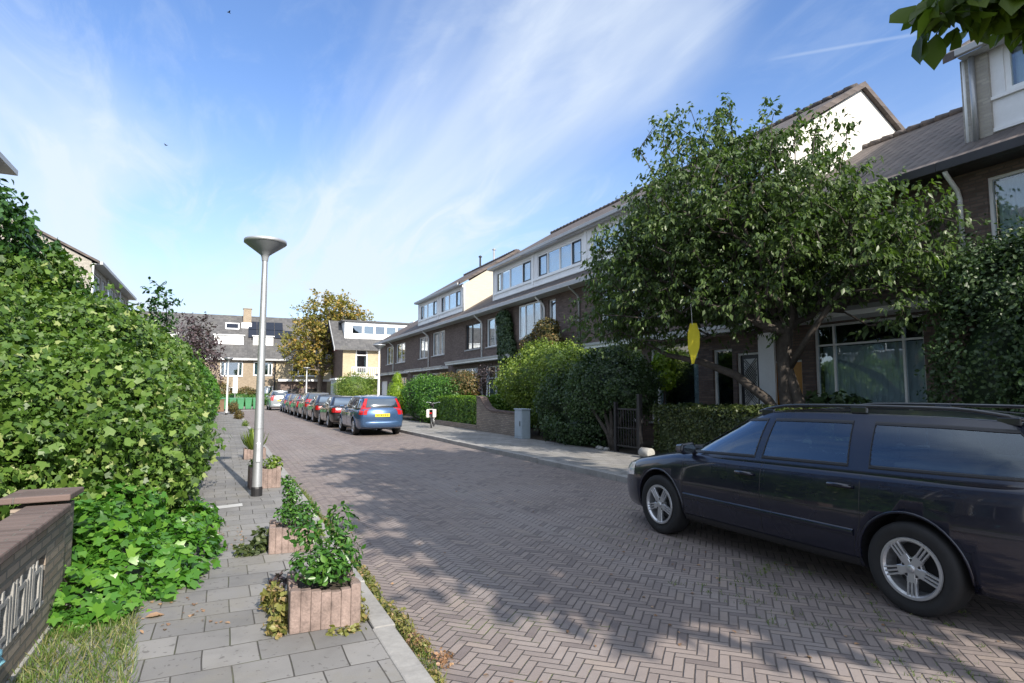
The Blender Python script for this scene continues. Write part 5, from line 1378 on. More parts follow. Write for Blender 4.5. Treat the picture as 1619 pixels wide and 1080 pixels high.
# ---------------------------------------------------------------- planters with plants
def planter(x, y, w, d, h, rz, label, chip=0.0):
    T = thing('planter', label, 'planter', (x, y, LP), 'pink concrete planters along the kerb', rz)
    mb = MB(); n = 7
    def wall_(ax0, ay0, ax1, ay1, nx, ny):
        L = math.hypot(ax1 - ax0, ay1 - ay0)
        for i in range(n):
            a, b = i / n, (i + 1) / n; c = (a + b) / 2
            hh = h - .035 * math.sin(math.pi * c) + .012 * math.sin(7 * c + x * 9)
            px0, py0 = ax0 + (ax1 - ax0) * a, ay0 + (ay1 - ay0) * a; px1, py1 = ax0 + (ax1 - ax0) * b, ay0 + (ay1 - ay0) * b
            m_ = ((px0 + px1) / 2 + nx * .004, (py0 + py1) / 2 + ny * .004)
            g = .10 * (px1 - px0), .10 * (py1 - py0)
            o = [(px0 + g[0] * .08, py0 + g[1] * .08), m_, (px1 - g[0] * .08, py1 - g[1] * .08), (px1 - nx * .055, py1 - ny * .055), (px0 - nx * .055, py0 - ny * .055)]
            m0 = ((px0 * .75 + px1 * .25) + nx * .0036, (py0 * .75 + py1 * .25) + ny * .0036); m1 = ((px0 * .25 + px1 * .75) + nx * .0036, (py0 * .25 + py1 * .75) + ny * .0036)
            o = [o[0], m0, m_, m1, o[2], o[3], o[4]]
            mb.prism(o, 'z', 0, hh)
    wall_(-w / 2, -d / 2, w / 2, -d / 2, 0, -1); wall_(w / 2, -d / 2, w / 2, d / 2, 1, 0); wall_(w / 2, d / 2, -w / 2, d / 2, 0, 1); wall_(-w / 2, d / 2, -w / 2, -d / 2, -1, 0)
    me_ = mb.build('trough', M['planter'], None, bevel=.004); me_.parent = T
    s = MB(); s.box(-w / 2 + .05, w / 2 - .05, -d / 2 + .05, d / 2 - .05, .02, h - .05).build('soil', M['soil'], None).parent = T
    return T
def stem_plant(label, x, y, z, E, dens, size, mat, shape='ovate', cat='plant', name='potted_plant', group=None, stems=9, **k):
    T = thing(name, label, cat, (x, y, z), group)
    P, N_ = blob_points(E, dens, depth=.30, inside=.2, rough=.25, seed=4, zmin=z + .01)
    dress('foliage', P, N_, size, mat, shape, parent=T, droop=.1, up=.6, **k)
    for i in range(stems):
        e = E[i % len(E)]; mb = MB()
        mb.tube([(x + random.uniform(-.08, .08), y + random.uniform(-.08, .08), z), (e[0] + random.uniform(-.3, .3) * e[3], e[1] + random.uniform(-.3, .3) * e[4], e[2] + e[5] * random.uniform(-.2, .7))], [.006, .003], 4)
        mb.build('stem', M['bark'], T)
    return T
planter(.67, 4.36, .44, .46, .27, R(-3), 'nearest pink concrete planter at the bottom of the picture')
planter(.665, 6.40, .40, .42, .25, R(-5), 'second pink concrete planter, just behind the nearest one')
planter(.66, 10.62, .46, .40, .34, R(2), 'pink concrete planter right behind the street lamp')
planter(.72, 15.2, .46, .42, .24, R(0), 'pink planter with pale spiky leaves, beyond the street lamp')
GP = 'plants growing in the kerb planters'
stem_plant('leafy green plant with two tall sprigs in the nearest planter', .67, 4.36, LP + .22, [(.62, 4.33, .44, .20, .20, .13), (.78, 4.38, .47, .14, .15, .15), (.56, 4.50, .62, .12, .12, .10), (.80, 4.50, .64, .10, .10, .15), (.68, 4.22, .40, .18, .12, .08)], 1050, .043, G['planter'], 'ovate', group=GP, width=.8)
stem_plant('pointed leafy green plant in the second planter', .66, 6.4, LP + .20, [(.66, 6.4, .40, .20, .20, .13), (.66, 6.42, .58, .12, .12, .17), (.62, 6.4, .70, .07, .07, .11), (.80, 6.35, .42, .12, .12, .13)], 1250, .036, G['planter'], 'ovate', group=GP, width=.8)
stem_plant('low yellow green plant in the planter behind the street lamp', .66, 10.62, LP + .28, [(.54, 10.6, .45, .12, .16, .12), (.80, 10.6, .44, .14, .16, .13)], 900, .05, G['bush'], 'ovate', group=GP)
T = thing('spiky_plant', 'pale yellow green spiky leaved plant in the planter beyond the lamp', 'plant', (.72, 15.2, LP + .2), GP)
n = 90; a = rng.random(n) * 6.28; P = np.stack([.72 + .12 * np.cos(a) * rng.random(n), 15.2 + .12 * np.sin(a) * rng.random(n), np.full(n, LP + .2)], 1)
D = np.stack([np.cos(a) * .6, np.sin(a) * .6, .5 + rng.random(n)], 1)
leaf_mesh('foliage', P, D, np.stack([-np.cos(a), -np.sin(a), np.full(n, .8)], 1), .38 + .15 * rng.random(n), G['bush'], 'blade', parent=T, width=1.6)
def tuft(label, E, mat, dens, size, shape='ovate', name='weeds', cat='weeds', kind='stuff', **k):
    P, N_ = blob_points(E, dens, depth=.4, inside=.1, rough=.3, seed=6, zmin=.0)
    return tag(dress(name, P, N_, size, mat, shape, droop=.2, **k), label, cat, None, kind)
tuft('trailing green and dry weeds at the left foot of the nearest planter', [(.40, 4.42, .14, .07, .16, .16), (.36, 4.20, .10, .08, .12, .07), (.37, 4.62, .17, .09, .09, .10)], G['weed'], 1300, .045)
tuft('trailing weeds spilling left of the second planter', [(.40, 6.42, .14, .09, .14, .14), (.27, 6.30, .10, .14, .10, .07)], G['olive'], 1300, .045)
tuft('dark wilted plant hanging beside the nearest planter', [(.42, 4.72, .22, .06, .10, .09)], G['plum'], 900, .05)
tuft('weeds at the right front corner of the nearest planter', [(.90, 4.18, .10, .05, .08, .07), (.76, 4.02, .08, .14, .05, .03), (.93, 4.55, .1, .05, .1, .06)], G['weed'], 1500, .035)
tuft('brown dried weeds lying along the kerb edge at the bottom', [(1.16, 3.75, .02, .09, .24, .06), (1.24, 3.50, .01, .12, .16, .05)], G['dry'], 1500, .022)
tuft('straggly green weeds mixed into the dry ones along the kerb', [(1.14, 3.98, .04, .09, .24, .07), (1.17, 3.66, .04, .08, .20, .07), (1.11, 3.3, .03, .07, .2, .05)], G['weed'], 2200, .024, 'long')
yk = 2.6 + 9 * rng.random(2600); P = np.stack([1.085 + .013 * np.clip(yk - 3, -1, 6) + .05 * rng.random(2600) + .05 * np.maximum(0, np.sin(yk * 2.1)) * rng.random(2600), yk, np.full(2600, .005)], 1)
tag(leaf_mesh('grass', P, rng.normal(size=(2600, 3)) * .6 + [0, 0, .8], rng.normal(size=(2600, 3)), .03 + .05 * rng.random(2600), G['grass'], 'blade', width=1.4), 'thin grass growing along the gutter of the left kerb', 'grass', None, 'stuff')
tuft('yellow green weeds growing along the kerb edge', [(1.14, 4.25, .03, .08, .34, .06), (1.15, 5.3, .02, .09, .55, .05), (1.17, 6.6, .02, .07, .5, .05), (1.18, 7.6, .02, .08, .45, .06), (1.11, 4.9, .03, .06, .3, .04)], G['weed'], 1300, .032)
tuft('green weeds along the kerb beside the second planter', [(.98, 6.9, .1, .06, .5, .05), (1.14, 8.3, .04, .06, .4, .05), (1.13, 11.0, .03, .06, .6, .06), (1.12, 13.4, .03, .05, .6, .05)], G['bush'], 1200, .03)
tuft('rough brown and green growth at the foot of the far left lamp', [(.9, 38.5, .2, .22, 1.4, .35), (.75, 47, .5, .35, .8, .45)], G['rust'], 500, .07)
tuft('small plants along the kerb edge further down', [(1.05, 20, .1, .12, .5, .16), (1.05, 25, .1, .1, .6, .14), (1.0, 30, .1, .15, .7, .2)], G['bush'], 500, .05)

# ---------------------------------------------------------------- left garden wall
T = thing('garden_wall', 'low weathered brick garden wall with a grey openwork panel at the bottom left', 'wall', (-1.06, 3.4, 0))
x0, x1 = -1.17, -.955; y0, y1 = 1.0, 5.0
pz0, pz1, py0, py1 = .30, .60, 1.6, 4.70
mb = MB(); mb.box(x0, x1, y0, 5.198, 0, pz0); mb.box(x0, x1, y0, 5.198, pz1, .765); mb.box(x0, x1, y0, py0, pz0, pz1); mb.box(x0, x1, py1, 5.198, pz0, pz1)
mb.build('wall', M['brick_wall'], T)
MB().box(x0 - .01, x1 + .02, y0, y1, 0, .10).build('plinth', M['stone'], T)
mb = MB()
n = int((y1 - y0) / .069)
mb.box(x0 - .02, x1 + .028, y0, y1 + .19, .768, .822); mb.build('coping', M['cap_brick'], T, bevel=.012)
# openwork: slender stone bars in a square key pattern
mb = MB(); b = .026; yc = py0; xq0, xq1 = x1 - .075, x1 + .006
while yc + .30 < py1:
    u = yc; c0, c1_ = u + .085, u + .205
    mb.box(xq0, xq1, u, u + b, pz0, pz1); mb.box(xq0, xq1, u + .030 + b, u + .030 + 2 * b - .004, pz0 + .05, pz1)
    mb.box(xq0, xq1, c0, c0 + b, pz0 + .045, pz1 - .05); mb.box(xq0, xq1, c1_, c1_ + b, pz0 + .045, pz1 - .05)
    mb.box(xq0, xq1, c0 + b, c1_, pz1 - .05 - b, pz1 - .05); mb.box(xq0, xq1, c0 + b, c1_, pz0 + .045, pz0 + .045 + b)
    mb.box(xq0, xq1, u + .135, u + .135 + b, pz1 - .05, pz1); mb.box(xq0, xq1, u + .135, u + .135 + b, pz0, pz0 + .045)
    mb.box(xq0, xq1, u + .255, u + .255 + b, pz0, pz1 - .055)
    yc += .305
mb.box(xq0, xq1 - .003, py0, py1, pz0 - .002, pz0 + .012)
mb.build('openwork_panel', M['stone'], T)
mb = MB(); mb.box(x0 + .01, x0 + .03, py0, py1, pz0, pz1); mb.build('panel_back', M['brick_wall'], T)
mb = MB(); mb.box(-1.27, -.965, 5.2, 5.5, 0, .80); mb.build('pillar', M['brick_wall'], T)
mb = MB(); mb.prism([(-1.33, 5.16), (-.935, 5.18), (-.92, 5.56), (-1.32, 5.58)], 'z', .841, .885); mb.build('pillar_cap', M['cap_brick'], T, bevel=.008)
# blue cloth tied to the panel
m = MB()
for i in range(7):
    a = i * .9; m.tube([(-.945 + .012 * math.sin(a), 3.62 + .02 * i - .05, .42 + .02 * math.cos(a * 1.7)), (-.91 + .01 * math.cos(a), 3.66 + .012 * i - .03, .39 - .012 * i), (-.93, 3.68 + .01 * math.sin(a), .34 - .008 * i)], [.014, .024, .010], 7)
tag(m.build('knotted_cloth', M['blue_cloth'], None, smooth=True), 'small light blue cloth knotted to the openwork of the garden wall', 'cloth')

# grass and ivy beside the wall
n = 7000; yy = 2.2 + 3.0 * rng.random(n); wd = np.clip(.62 - .10 * (yy - 3.4), .10, .66) * np.clip((yy - 1.6), .3, 1); xx = -.94 + wd * rng.random(n) ** 1.2
P = np.stack([xx, yy, np.full(n, .055)], 1); D = np.stack([rng.normal(size=n) * .55, rng.normal(size=n) * .55, np.full(n, .8)], 1)
tag(leaf_mesh('grass', P, D, rng.normal(size=(n, 3)), .05 + .07 * rng.random(n) ** 1.5, G['grass'], 'blade', width=.9), 'short green and straw coloured grass beside the garden wall', 'grass', None, 'stuff')
EI = [(-.85, 5.5, .05, .45, .6, .26), (-.55, 5.9, .03, .5, .7, .22), (-.45, 6.7, .05, .45, .9, .30), (-1.0, 6.2, .2, .5, .8, .45), (-.42, 7.7, .05, .38, .8, .30), (-1.0, 7.4, .2, .6, .9, .5), (-.75, 5.05, .03, .25, .25, .16)]
P, N_ = blob_points(EI, 820, depth=.12, inside=.92, rough=.25, freq=4, seed=8, zmin=.05, clus=(14, .07, .14))
tag(dress('ivy', P, N_, .072, G['ivy'], 'lobed', droop=.15, up=.6, scatter=1.3, clump=3), 'bright green ivy spreading from the hedge foot over the pavement edge', 'ivy', None, 'stuff')
P = np.stack([-.55 + .6 * rng.random(160) ** .7, 4.5 + 3.2 * rng.random(160), np.full(160, .072)], 1)
P[:, 0] += .25 * np.sin(P[:, 1] * 2)
tag(leaf_mesh('fallen_leaves', P, rng.normal(size=(160, 3)) * [1, 1, .1], np.array([[0, 0, 1.0]]) + .15 * rng.normal(size=(160, 3)), .018 + .025 * rng.random(160), G['dry'], 'ovate'), 'dry fallen leaves scattered beside the ivy', 'leaves', None, 'stuff')
n = 260; P = np.stack([1.2 + 4.6 * rng.random(n), 1.5 + 16 * rng.random(n) ** 1.3, np.full(n, .008)], 1)
tag(leaf_mesh('fallen_leaves', P, rng.normal(size=(n, 3)) * [1, 1, .05], np.array([[0, 0, 1.0]]) + .2 * rng.normal(size=(n, 3)), .018 + .022 * rng.random(n), G['dry'], 'ovate'), 'tiny dry leaves scattered over the brick street', 'leaves', None, 'stuff')
tag(leaf_mesh('fallen_leaf', np.array([[-.42, 4.85, .075]]), np.array([[1.0, .3, 0]]), np.array([[0, 0, 1.0]]), .13, G['dry'], 'ovate'), 'single large tan dry leaf on the pavement in front of the ivy', 'leaf')
# moss and grass tufts in the street joints
n = 1500; cxy = np.stack([3.4 + 1.5 * rng.random(60), 1.8 + 2.3 * rng.random(60)], 1); k_ = rng.integers(0, 60, n)
a_ = np.where(rng.random(n) < .5, 1.0, -1.0); t_ = rng.normal(size=n) * .035
P = np.stack([cxy[k_, 0] + t_, cxy[k_, 1] + t_ * a_, np.full(n, .0)], 1)
tag(leaf_mesh('grass', P, rng.normal(size=(n, 3)) * .6 + [0, 0, .8], rng.normal(size=(n, 3)), .015 + .02 * rng.random(n), G['grass'], 'blade', width=2.2), 'tiny grass tufts growing in the joints of the brick street', 'grass', None, 'stuff')

# ---------------------------------------------------------------- greenery on the left
big = [(-2.1, 9.0, 1.1, 1.4, 1.8, 1.1), (-1.35, 8.9, .9, .65, 1.2, .8), (-2.0, 11.2, 1.5, 1.2, 1.8, 1.35), (-1.25, 11.2, 1.1, .70, 1.5, .95), (-1.75, 13.8, 1.6, 1.0, 1.9, 1.25), (-1.2, 13.6, 1.0, .60, 1.6, .95),
    (-1.7, 16.6, 1.75, .85, 1.9, 1.05), (-1.3, 16.6, 1.15, .55, 1.7, 1.0), (-2.9, 14.6, 2.0, 1.1, 1.9, 1.35), (-1.7, 18.6, 1.8, .75, 1.3, 1.05), (-3.4, 9.6, 1.75, 1.4, 1.8, 1.45), (-3.3, 12.4, 2.2, 1.3, 1.8, 1.6), (-3.2, 7.4, .85, 1.3, 1.4, .95), (-1.05, 8.0, .8, .42, .7, .5),
    (-2.5, 10.2, 2.45, .55, .6, .45), (-2.2, 12.9, 2.6, .5, .6, .45), (-1.7, 15.3, 2.65, .35, .5, .35)]
rl = np.random.default_rng(31)
for i in range(85):
    e = big[rl.integers(0, 14)]; d_ = rl.normal(size=3); d_ /= np.linalg.norm(d_)
    if d_[0] < -.5 or d_[1] > .6: d_[0], d_[1] = abs(d_[0]), -abs(d_[1])
    rr_ = .20 + .26 * rl.random(); p_ = [e[k] + e[3 + k] * d_[k] * (.92 + .1 * rl.random()) for k in range(3)]
    if p_[2] > .35 and p_[0] < -.55: big.append((p_[0], p_[1], p_[2], rr_, rr_ * 1.1, rr_ * .75))
shrub('flowering_shrub', 'huge bright green leafy shrub spilling over the left pavement behind the garden wall', 'shrub', big, G['shrub'], 1500, .058, 'lobed', stems=8, depth=.10, rough=.22, freq=2.4, inside=.93, droop=.5, scatter=1.6, up=.35, core=.66, clump=2.5, var=.55, clus=(64, .085, .42))
shr2 = [(-.62, 10.4, .75, .42, .9, .55), (-.55, 12.0, .8, .42, 1.0, .6), (-.50, 9.3, .45, .32, .6, .32)]
shrub('shrub', 'dark fine leaved shrub leaning over the pavement at the foot of the big green shrub', 'shrub', shr2, G['dark'], 900, .055, 'long', stems=4, depth=.2, rough=.25, freq=4, inside=.7, core=.6)
lau = [(-3.75, 11.6, 3.95, .85, 1.0, .85), (-3.2, 12.4, 3.65, .65, .8, .7), (-2.85, 12.8, 3.2, .5, .6, .5), (-4.4, 10.8, 3.6, .95, 1.1, 1.0), (-4.0, 11.0, 3.1, 1.0, 1.2, .85)]
shrub('laurel_tree', 'tall dark laurel tree above the bright shrub at the left edge', 'tree', lau, G['laurel'], 520, .115, 'ovate', clus=(40, .11, .4), scatter=1.3, stems=6, depth=.14, rough=.2, freq=2.2, core=.62, width=.8, droop=.5)
# sprig that stands above the shrub
nodes, par, rad, ends = grow((-1.5, 16.9, 2.2), crown_tips([(-1.5, 16.9, 3.75, .36, .36, .55), (-1.45, 17, 3.3, .45, .45, .35)], 30, seed=3), r_tip=.004, seed=3, jitter=.03)
T = thing('elder_sprig', 'upright leafy sprigs standing above the hedge left of the far terrace', 'shrub', (-1.5, 16.9, 0))
MB().tube([(-1.5, 16.9, 0), (-1.5, 16.9, 2.25)], .02, 6).build('stem', M['bark'], T); branch_mesh('branches', nodes, par, rad, M['bark'], T)
twig_leaves(ends, nodes, par, 18, .22, .11, 'ovate', G['laurel'], 'foliage', T, droop=.4, width=.75)
# long clipped hedge
E = []
y = 20.0
while y < 47:
    E += [(-1.20, y, 1.35, 1.0, 1.5, 1.35), (-1.2, y + .8, 1.9, .78, 1.5, .80)]; y += 1.6
shrub('hedge', 'long rounded green hedge beyond the big shrub along the left pavement', 'hedge', E, G['hedge'], 330, .075, 'ovate', scatter=1.3, stems=12, depth=.06, rough=.06, freq=2.0, inside=.95, core=.88, up=.3)
# plum tree behind the hedge end
def tree(name, label, E, root, tips, mat, leaf, per=18, shape='ovate', woody='bark', spread=.5, r_tip=.009, seed=4, droop=.4, group=None, trunk=None, jitter=.08, shell=.45, gap=0.0, width=1.0, rmax=None, var=.25):
    T = thing(name, label, 'tree', (root[0], root[1], 0), group)
    tp = crown_tips(E, tips, seed=seed, shell=shell, gap=gap)
    nodes, par, rad, ends = grow(root, tp, r_tip=r_tip, seed=seed, step=.5, jitter=jitter, trunk=trunk, r_max=rmax)
    branch_mesh('trunk', nodes, par, rad, M[woody], T)
    twig_leaves(ends, nodes, par, per, spread, leaf, shape, mat, 'crown', T, droop=droop, seed=seed, width=width, var=var)
    return T
tree('plum_tree', 'thin purple leaved tree behind the far end of the hedge', [(-2.6, 56, 5.2, 2.2, 2.2, 2.9), (-1.2, 56, 4.0, 1.3, 1.4, 1.9)], (-2.2, 56, 0), 200, G['plum'], .20, 21, spread=.8, r_tip=.012, trunk=[(-2.2, 56, 1.8)])
tree('autumn_tree', 'big autumn coloured tree behind the parked row, in front of the terrace', [(10.2, 68.5, 9.6, 3.6, 2.6, 3.2), (7.8, 68.3, 7.0, 2.5, 2.2, 2.4), (12.6, 68.5, 9.8, 2.3, 2.0, 1.3), (8.7, 68.2, 4.4, 2.2, 1.8, 1.6), (10.8, 68.4, 6.2, 2.6, 2.2, 2.2)], (9.6, 68.5, 0), 420, G['oak'], .26, 30, spread=1.0, r_tip=.018, shell=.4, trunk=[(9.6, 68.5, 2.0), (9.7, 68.5, 3.5)], woody='bark_grey')
shrub('round_bush', 'round light green bush beside the cream shed, above the parked cars', 'bush', [(9.1, 46, 1.75, 1.7, 1.7, 1.35), (9.2, 46, 1.1, 1.5, 1.5, 1.0)], G['bush'], 300, .11, 'long', core=.8, rough=.15, clus=(20, .15, .3), scatter=1.3)
shrub('hedge', 'low garden hedge with reddish flowers beneath the round bush', 'hedge', [(10.5, 44, .6, 1.4, 3.0, .6)], G['rust'], 250, .08, core=.85)
shrub('shrub', 'brown and green shrubs in front of the far terrace behind the green bins', 'shrub', [(-.2, 72.5, 1.3, 1.2, .9, 1.4), (2.4, 72.5, 1.0, 1.3, .9, 1.2), (-2.5, 72.5, 1.1, 1.5, .9, 1.3)], G['rust'], 90, .17, core=.8)
shrub('hedge', 'dark green low hedge in front of the far terrace', 'hedge', [(x_, 71.2, .8, 1.6, .6, .75) for x_ in (-6, -3.5, -1, 1.5, 4, 6.2)], G['hedge'], 90, .15, core=.85)

# ---------------------------------------------------------------- wheelie bins
def wbin(x, y, label):
    T = thing('wheelie_bin', label, 'bin', (x, y, 0), 'green wheelie bins in a row at the far end of the street')
    m = MB(); m.add([(x - .24, y - .27, .05), (x + .24, y - .27, .05), (x + .24, y + .25, .05), (x - .24, y + .25, .05), (x - .29, y - .34, .98), (x + .29, y - .34, .98), (x + .29, y + .34, .98), (x - .29, y + .34, .98)],
        [(0, 3, 2, 1), (4, 5, 6, 7), (0, 1, 5, 4), (1, 2, 6, 5), (2, 3, 7, 6), (3, 0, 4, 7)]); m.build('container', M['bin'], T, bevel=.02)
    m = MB(); m.prism([(y - .38, .985), (y + .36, .985), (y + .36, 1.04), (y - .1, 1.09), (y - .38, 1.03)], 'x', x - .305, x + .305); m.build('lid', M['bin'], T, bevel=.012)
    m = MB(); m.tube([(x - .25, y + .40, 1.0), (x + .25, y + .40, 1.0)], .02, 6); m.build('handle', M['bin'], T)
    for s in (-1, 1): m = MB(); m.lathe([(0, -.03), (.1, -.03), (.1, .03), (0, .03)], 12, (x + s * .22, y + .28, .1), 'x'); m.build('wheel', M['rubber'], T)
    return T
OR = ['first green wheelie bin from the left in the far row', 'second green wheelie bin from the left in the far row', 'third green wheelie bin from the left in the far row', 'fourth green wheelie bin from the left in the far row', 'fifth green wheelie bin, mostly behind the street lamp pole', 'last green wheelie bin on the right of the lamp pole']
for i, l in enumerate(OR): wbin(-.45 + i * .66, 60.6 + .04 * i, l)
T = thing('brown_box', 'brown wooden box between the far lamp and the green bins', 'box', (-.95, 52.6, LP)); MB().box(-.6, .15, 52.2, 53.0, LP, .98).build('box', M['brown_bin'], T, bevel=.02); MB().box(-.64, .19, 52.16, 53.04, .983, 1.04).build('lid', M['brown_bin'], T, bevel=.01)
T = thing('white_sign', 'small upright white sign board behind the green bins', 'sign', (1.15, 68.2, 0)); MB().tube([(1.15, 68.2, 0), (1.15, 68.2, 1.9)], .04, 6).build('post', M['zinc'], T); MB().box(.93, 1.37, 68.1, 68.15, 1.5, 3.1).build('board', M['white'], T, bevel=.01)

# ---------------------------------------------------------------- right side front gardens
# low wall with a swept top beside the blue-grey cabinet
T = thing('garden_wall', 'low brick garden wall with a swept pillar, left of the grey blue cabinet', 'wall', (9.1, 19.8, RP))
m = MB(); pts = [(18.0, .0), (18.0, .86), (19.6, .88), (20.4, .90), (20.8, 1.0), (21.1, 1.2), (21.3, 1.36), (21.75, 1.40), (21.75, .0)]
m.prism(pts, 'x', 9.0, 9.22); m.build('wall', M['brick_wall'], T)
m = MB(); top = pts[1:-1]
for a_, b_ in zip(top[:-1], top[1:]): m.prism([(a_[0], a_[1] + .002), (b_[0], b_[1] + .002), (b_[0], b_[1] + .055), (a_[0], a_[1] + .055)], 'x', 8.96, 9.26)
m.build('coping', M['cap_brick'], T)
m = MB(); m.prism([(9.222, .0), (10.8, .0), (10.8, .55), (9.8, .72), (9.222, 1.18)], 'y', 21.45, 21.7); m.build('return_wall', M['render_cream'], T)
T = thing('utility_cabinet', 'grey blue utility cabinet standing against the low brick wall', 'cabinet', (8.85, 17.45, RP))
MB().box(8.70, 9.0, 17.2, 17.75, RP, 1.02).build('housing', M['util'], T, bevel=.01); MB().box(8.68, 9.02, 17.17, 17.78, 1.023, 1.06).build('roof', M['util'], T, bevel=.008)
MB().box(8.685, 8.698, 17.24, 17.71, .18, .96).build('door', M['util'], T, bevel=.003); MB().box(8.67, 8.684, 17.30, 17.33, .5, .66).build('handle', M['black'], T)
# box hedge with a low brick edge
T = thing('box_hedge', 'square clipped bright green hedge between the bicycle and the low brick wall', 'hedge', (9.9, 24.4, RP))
def box_pts(x0, x1, y0, y1, z0, z1, dens, wob=.05):
    PP = []; NN = []
    for ax, val, sgn in ((0, x0, -1), (0, x1, 1), (1, y0, -1), (1, y1, 1), (2, z1, 1)):
        r0 = [(x0, x1), (y0, y1), (z0, z1)]; o = [k for k in range(3) if k != ax]; A = (r0[o[0]][1] - r0[o[0]][0]) * (r0[o[1]][1] - r0[o[1]][0]); n = int(A * dens)
        p = np.zeros((n, 3)); p[:, ax] = val; 
        for k in o: p[:, k] = r0[k][0] + (r0[k][1] - r0[k][0]) * rng.random(n)
        nn = np.zeros((n, 3)); nn[:, ax] = sgn; p += nn * (wob * vnoise(p, 3.0, 4) - np.abs(rng.normal(size=n)) * .04)[:, None]
        PP.append(p); NN.append(nn)
    return np.concatenate(PP), np.concatenate(NN)
for bx in ((9.15, 9.95, 22.0, 26.9, .3, 1.42), (9.95, 11.7, 21.9, 22.6, .3, 1.5)):
    P, N_ = box_pts(*bx, 520); dress('foliage', P, N_, .07, G['boxh'], parent=T, up=.3)
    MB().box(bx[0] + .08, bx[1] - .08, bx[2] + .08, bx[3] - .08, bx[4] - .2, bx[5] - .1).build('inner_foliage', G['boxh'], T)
MB().box(9.0, 9.16, 21.8, 27.2, RP, .30).build('brick_edging', M['brick_wall'], T)
T = thing('box_hedge', 'dark clipped hedge behind the front of the navy estate car', 'hedge', (9.7, 9.2, RP))
P, N_ = box_pts(9.2, 10.1, 6.6, 11.35, .25, 1.28, 900, .07); dress('foliage', P, N_, .058, G['olive'], parent=T, up=.3, scatter=1.0)
MB().box(9.3, 10.0, 6.7, 11.2, .1, 1.16).build('inner_foliage', G['olive'], T)
GS = 'front garden bushes on the right side'
shrub('bush', 'tall yellow green bush in sunlight behind the low brick wall', 'bush', [(10.1, 18.4, 2.05, 1.05, 2.0, 1.1), (10.0, 17.0, 2.3, .9, 1.3, 1.0), (10.2, 20.0, 1.9, .95, 1.1, .95), (10.0, 15.9, 2.0, .9, 1.0, .9), (10.3, 18.9, 2.75, .7, 1.0, .65), (10.4, 17.8, 1.2, .9, 1.8, .9)], G['bush'], 560, .068, 'ovate', group=GS, depth=.14, rough=.28, freq=3, core=.68, clump=2.5, stems=6, clus=(45, .10, .38), scatter=1.4)
shrub('bush', 'dark green bush hanging to the pavement right of the grey blue cabinet', 'bush', [(9.9, 16.2, 1.1, 1.0, .9, 1.1), (9.75, 15.1, 1.15, 1.05, 1.1, 1.2), (9.8, 14.1, 1.7, 1.0, 1.1, 1.0), (9.8, 13.4, 1.7, .85, .95, .85), (9.6, 14.6, .6, .8, 1.2, .6), (10.2, 14.2, 2.2, .8, .9, .6), (9.5, 12.7, 1.55, .45, .5, .4)], G['dark'], 800, .065, 'ovate', group=GS, depth=.12, rough=.26, freq=3, core=.68, stems=2, clus=(45, .10, .35), scatter=1.4)
T = thing('tree_trunk', 'multi stemmed grey trunk under the dark bush beside the garden gate', 'trunk', (9.25, 13.0, RP))
for i, (dx, dy, h_) in enumerate(((-.3, .9, 1.5), (.1, .3, 1.8), (.3, -.4, 1.7), (-.05, .55, 1.6))):
    MB().tube([(9.25, 13.0, 0), (9.25 + dx * .15, 13.0 + dy * .2, .5), (9.25 + dx, 13.0 + dy, h_)], [.085, .055, .03], 8).build('stem', M['bark'], T, smooth=True)
shrub('bush', 'lime green sunlit creeper tuft above the dark bush', 'bush', [(10.9, 12.9, 2.35, .32, .32, .42), (10.8, 12.7, 1.95, .25, .25, .3)], G['lime'], 700, .07, 'lobed', group=GS, core=.6, stems=2)
shrub('bush', 'mixed green bush behind the parked bicycle', 'bush', [(10.0, 29.0, 1.2, 1.1, 2.2, 1.2), (10.0, 31.5, 1.3, 1.1, 1.8, 1.2), (9.6, 28.2, .8, .8, 1.2, .8), (10.3, 27.6, 1.5, .9, 1.2, .8)], G['hedge'], 400, .08, 'ovate', group=GS, rough=.25, core=.72, clus=(20, .12, .25), scatter=1.3)
shrub('bush', 'russet tipped bush rising behind the mixed green bush', 'bush', [(10.6, 27.2, 1.9, .8, 1.4, .8), (10.8, 30.2, 2.0, .8, 1.4, .6)], G['rust'], 330, .08, 'ovate', group=GS, rough=.2, core=.75)
shrub('conifer', 'pointed lime green conifer just right of the blue estate car', 'tree', [(8.95, 33.5, .9, .75, .75, .9), (8.95, 33.5, 1.6, .55, .55, .8), (8.95, 33.5, 2.3, .28, .28, .5)], G['lime'], 600, .07, 'long', core=.8, up=.8, stems=1)
shrub('wall_climber', 'dark column of climbing ivy on the house wall between the upper windows', 'climber', [(11.75, 25.0, 4.4, .28, .62, 1.0), (11.75, 24.8, 3.5, .3, .8, .8), (11.7, 25.2, 5.0, .25, .45, .4)], G['dark'], 700, .075, 'lobed', core=.8, stems=2)
shrub('wall_climber', 'russet and green shrub on the canopy below the white bay window', 'climber', [(11.3, 20.2, 3.9, .5, 1.0, .65), (11.3, 21.2, 3.5, .5, .8, .5), (11.2, 19.6, 3.5, .5, .8, .5)], G['rust'], 420, .08, 'ovate', core=.6, stems=3, rough=.25)
shrub('wall_climber', 'tall dark climber with pale flowers at the right edge behind the navy car', 'climber', [(11.0, 5.05, 1.7, .9, .8, 1.7), (10.8, 4.1, 1.9, 1.0, .9, 1.8), (11.1, 4.9, 3.0, .75, .8, .75), (11.3, 5.35, 3.5, .5, .45, .6), (11.2, 4.0, 3.5, .7, .8, .6), (10.7, 3.2, 1.9, 1.0, 1.0, 1.8)], G['dark'], 700, .062, 'ovate', stems=5, rough=.3, freq=3, core=.68, clus=(45, .10, .45), scatter=1.5)
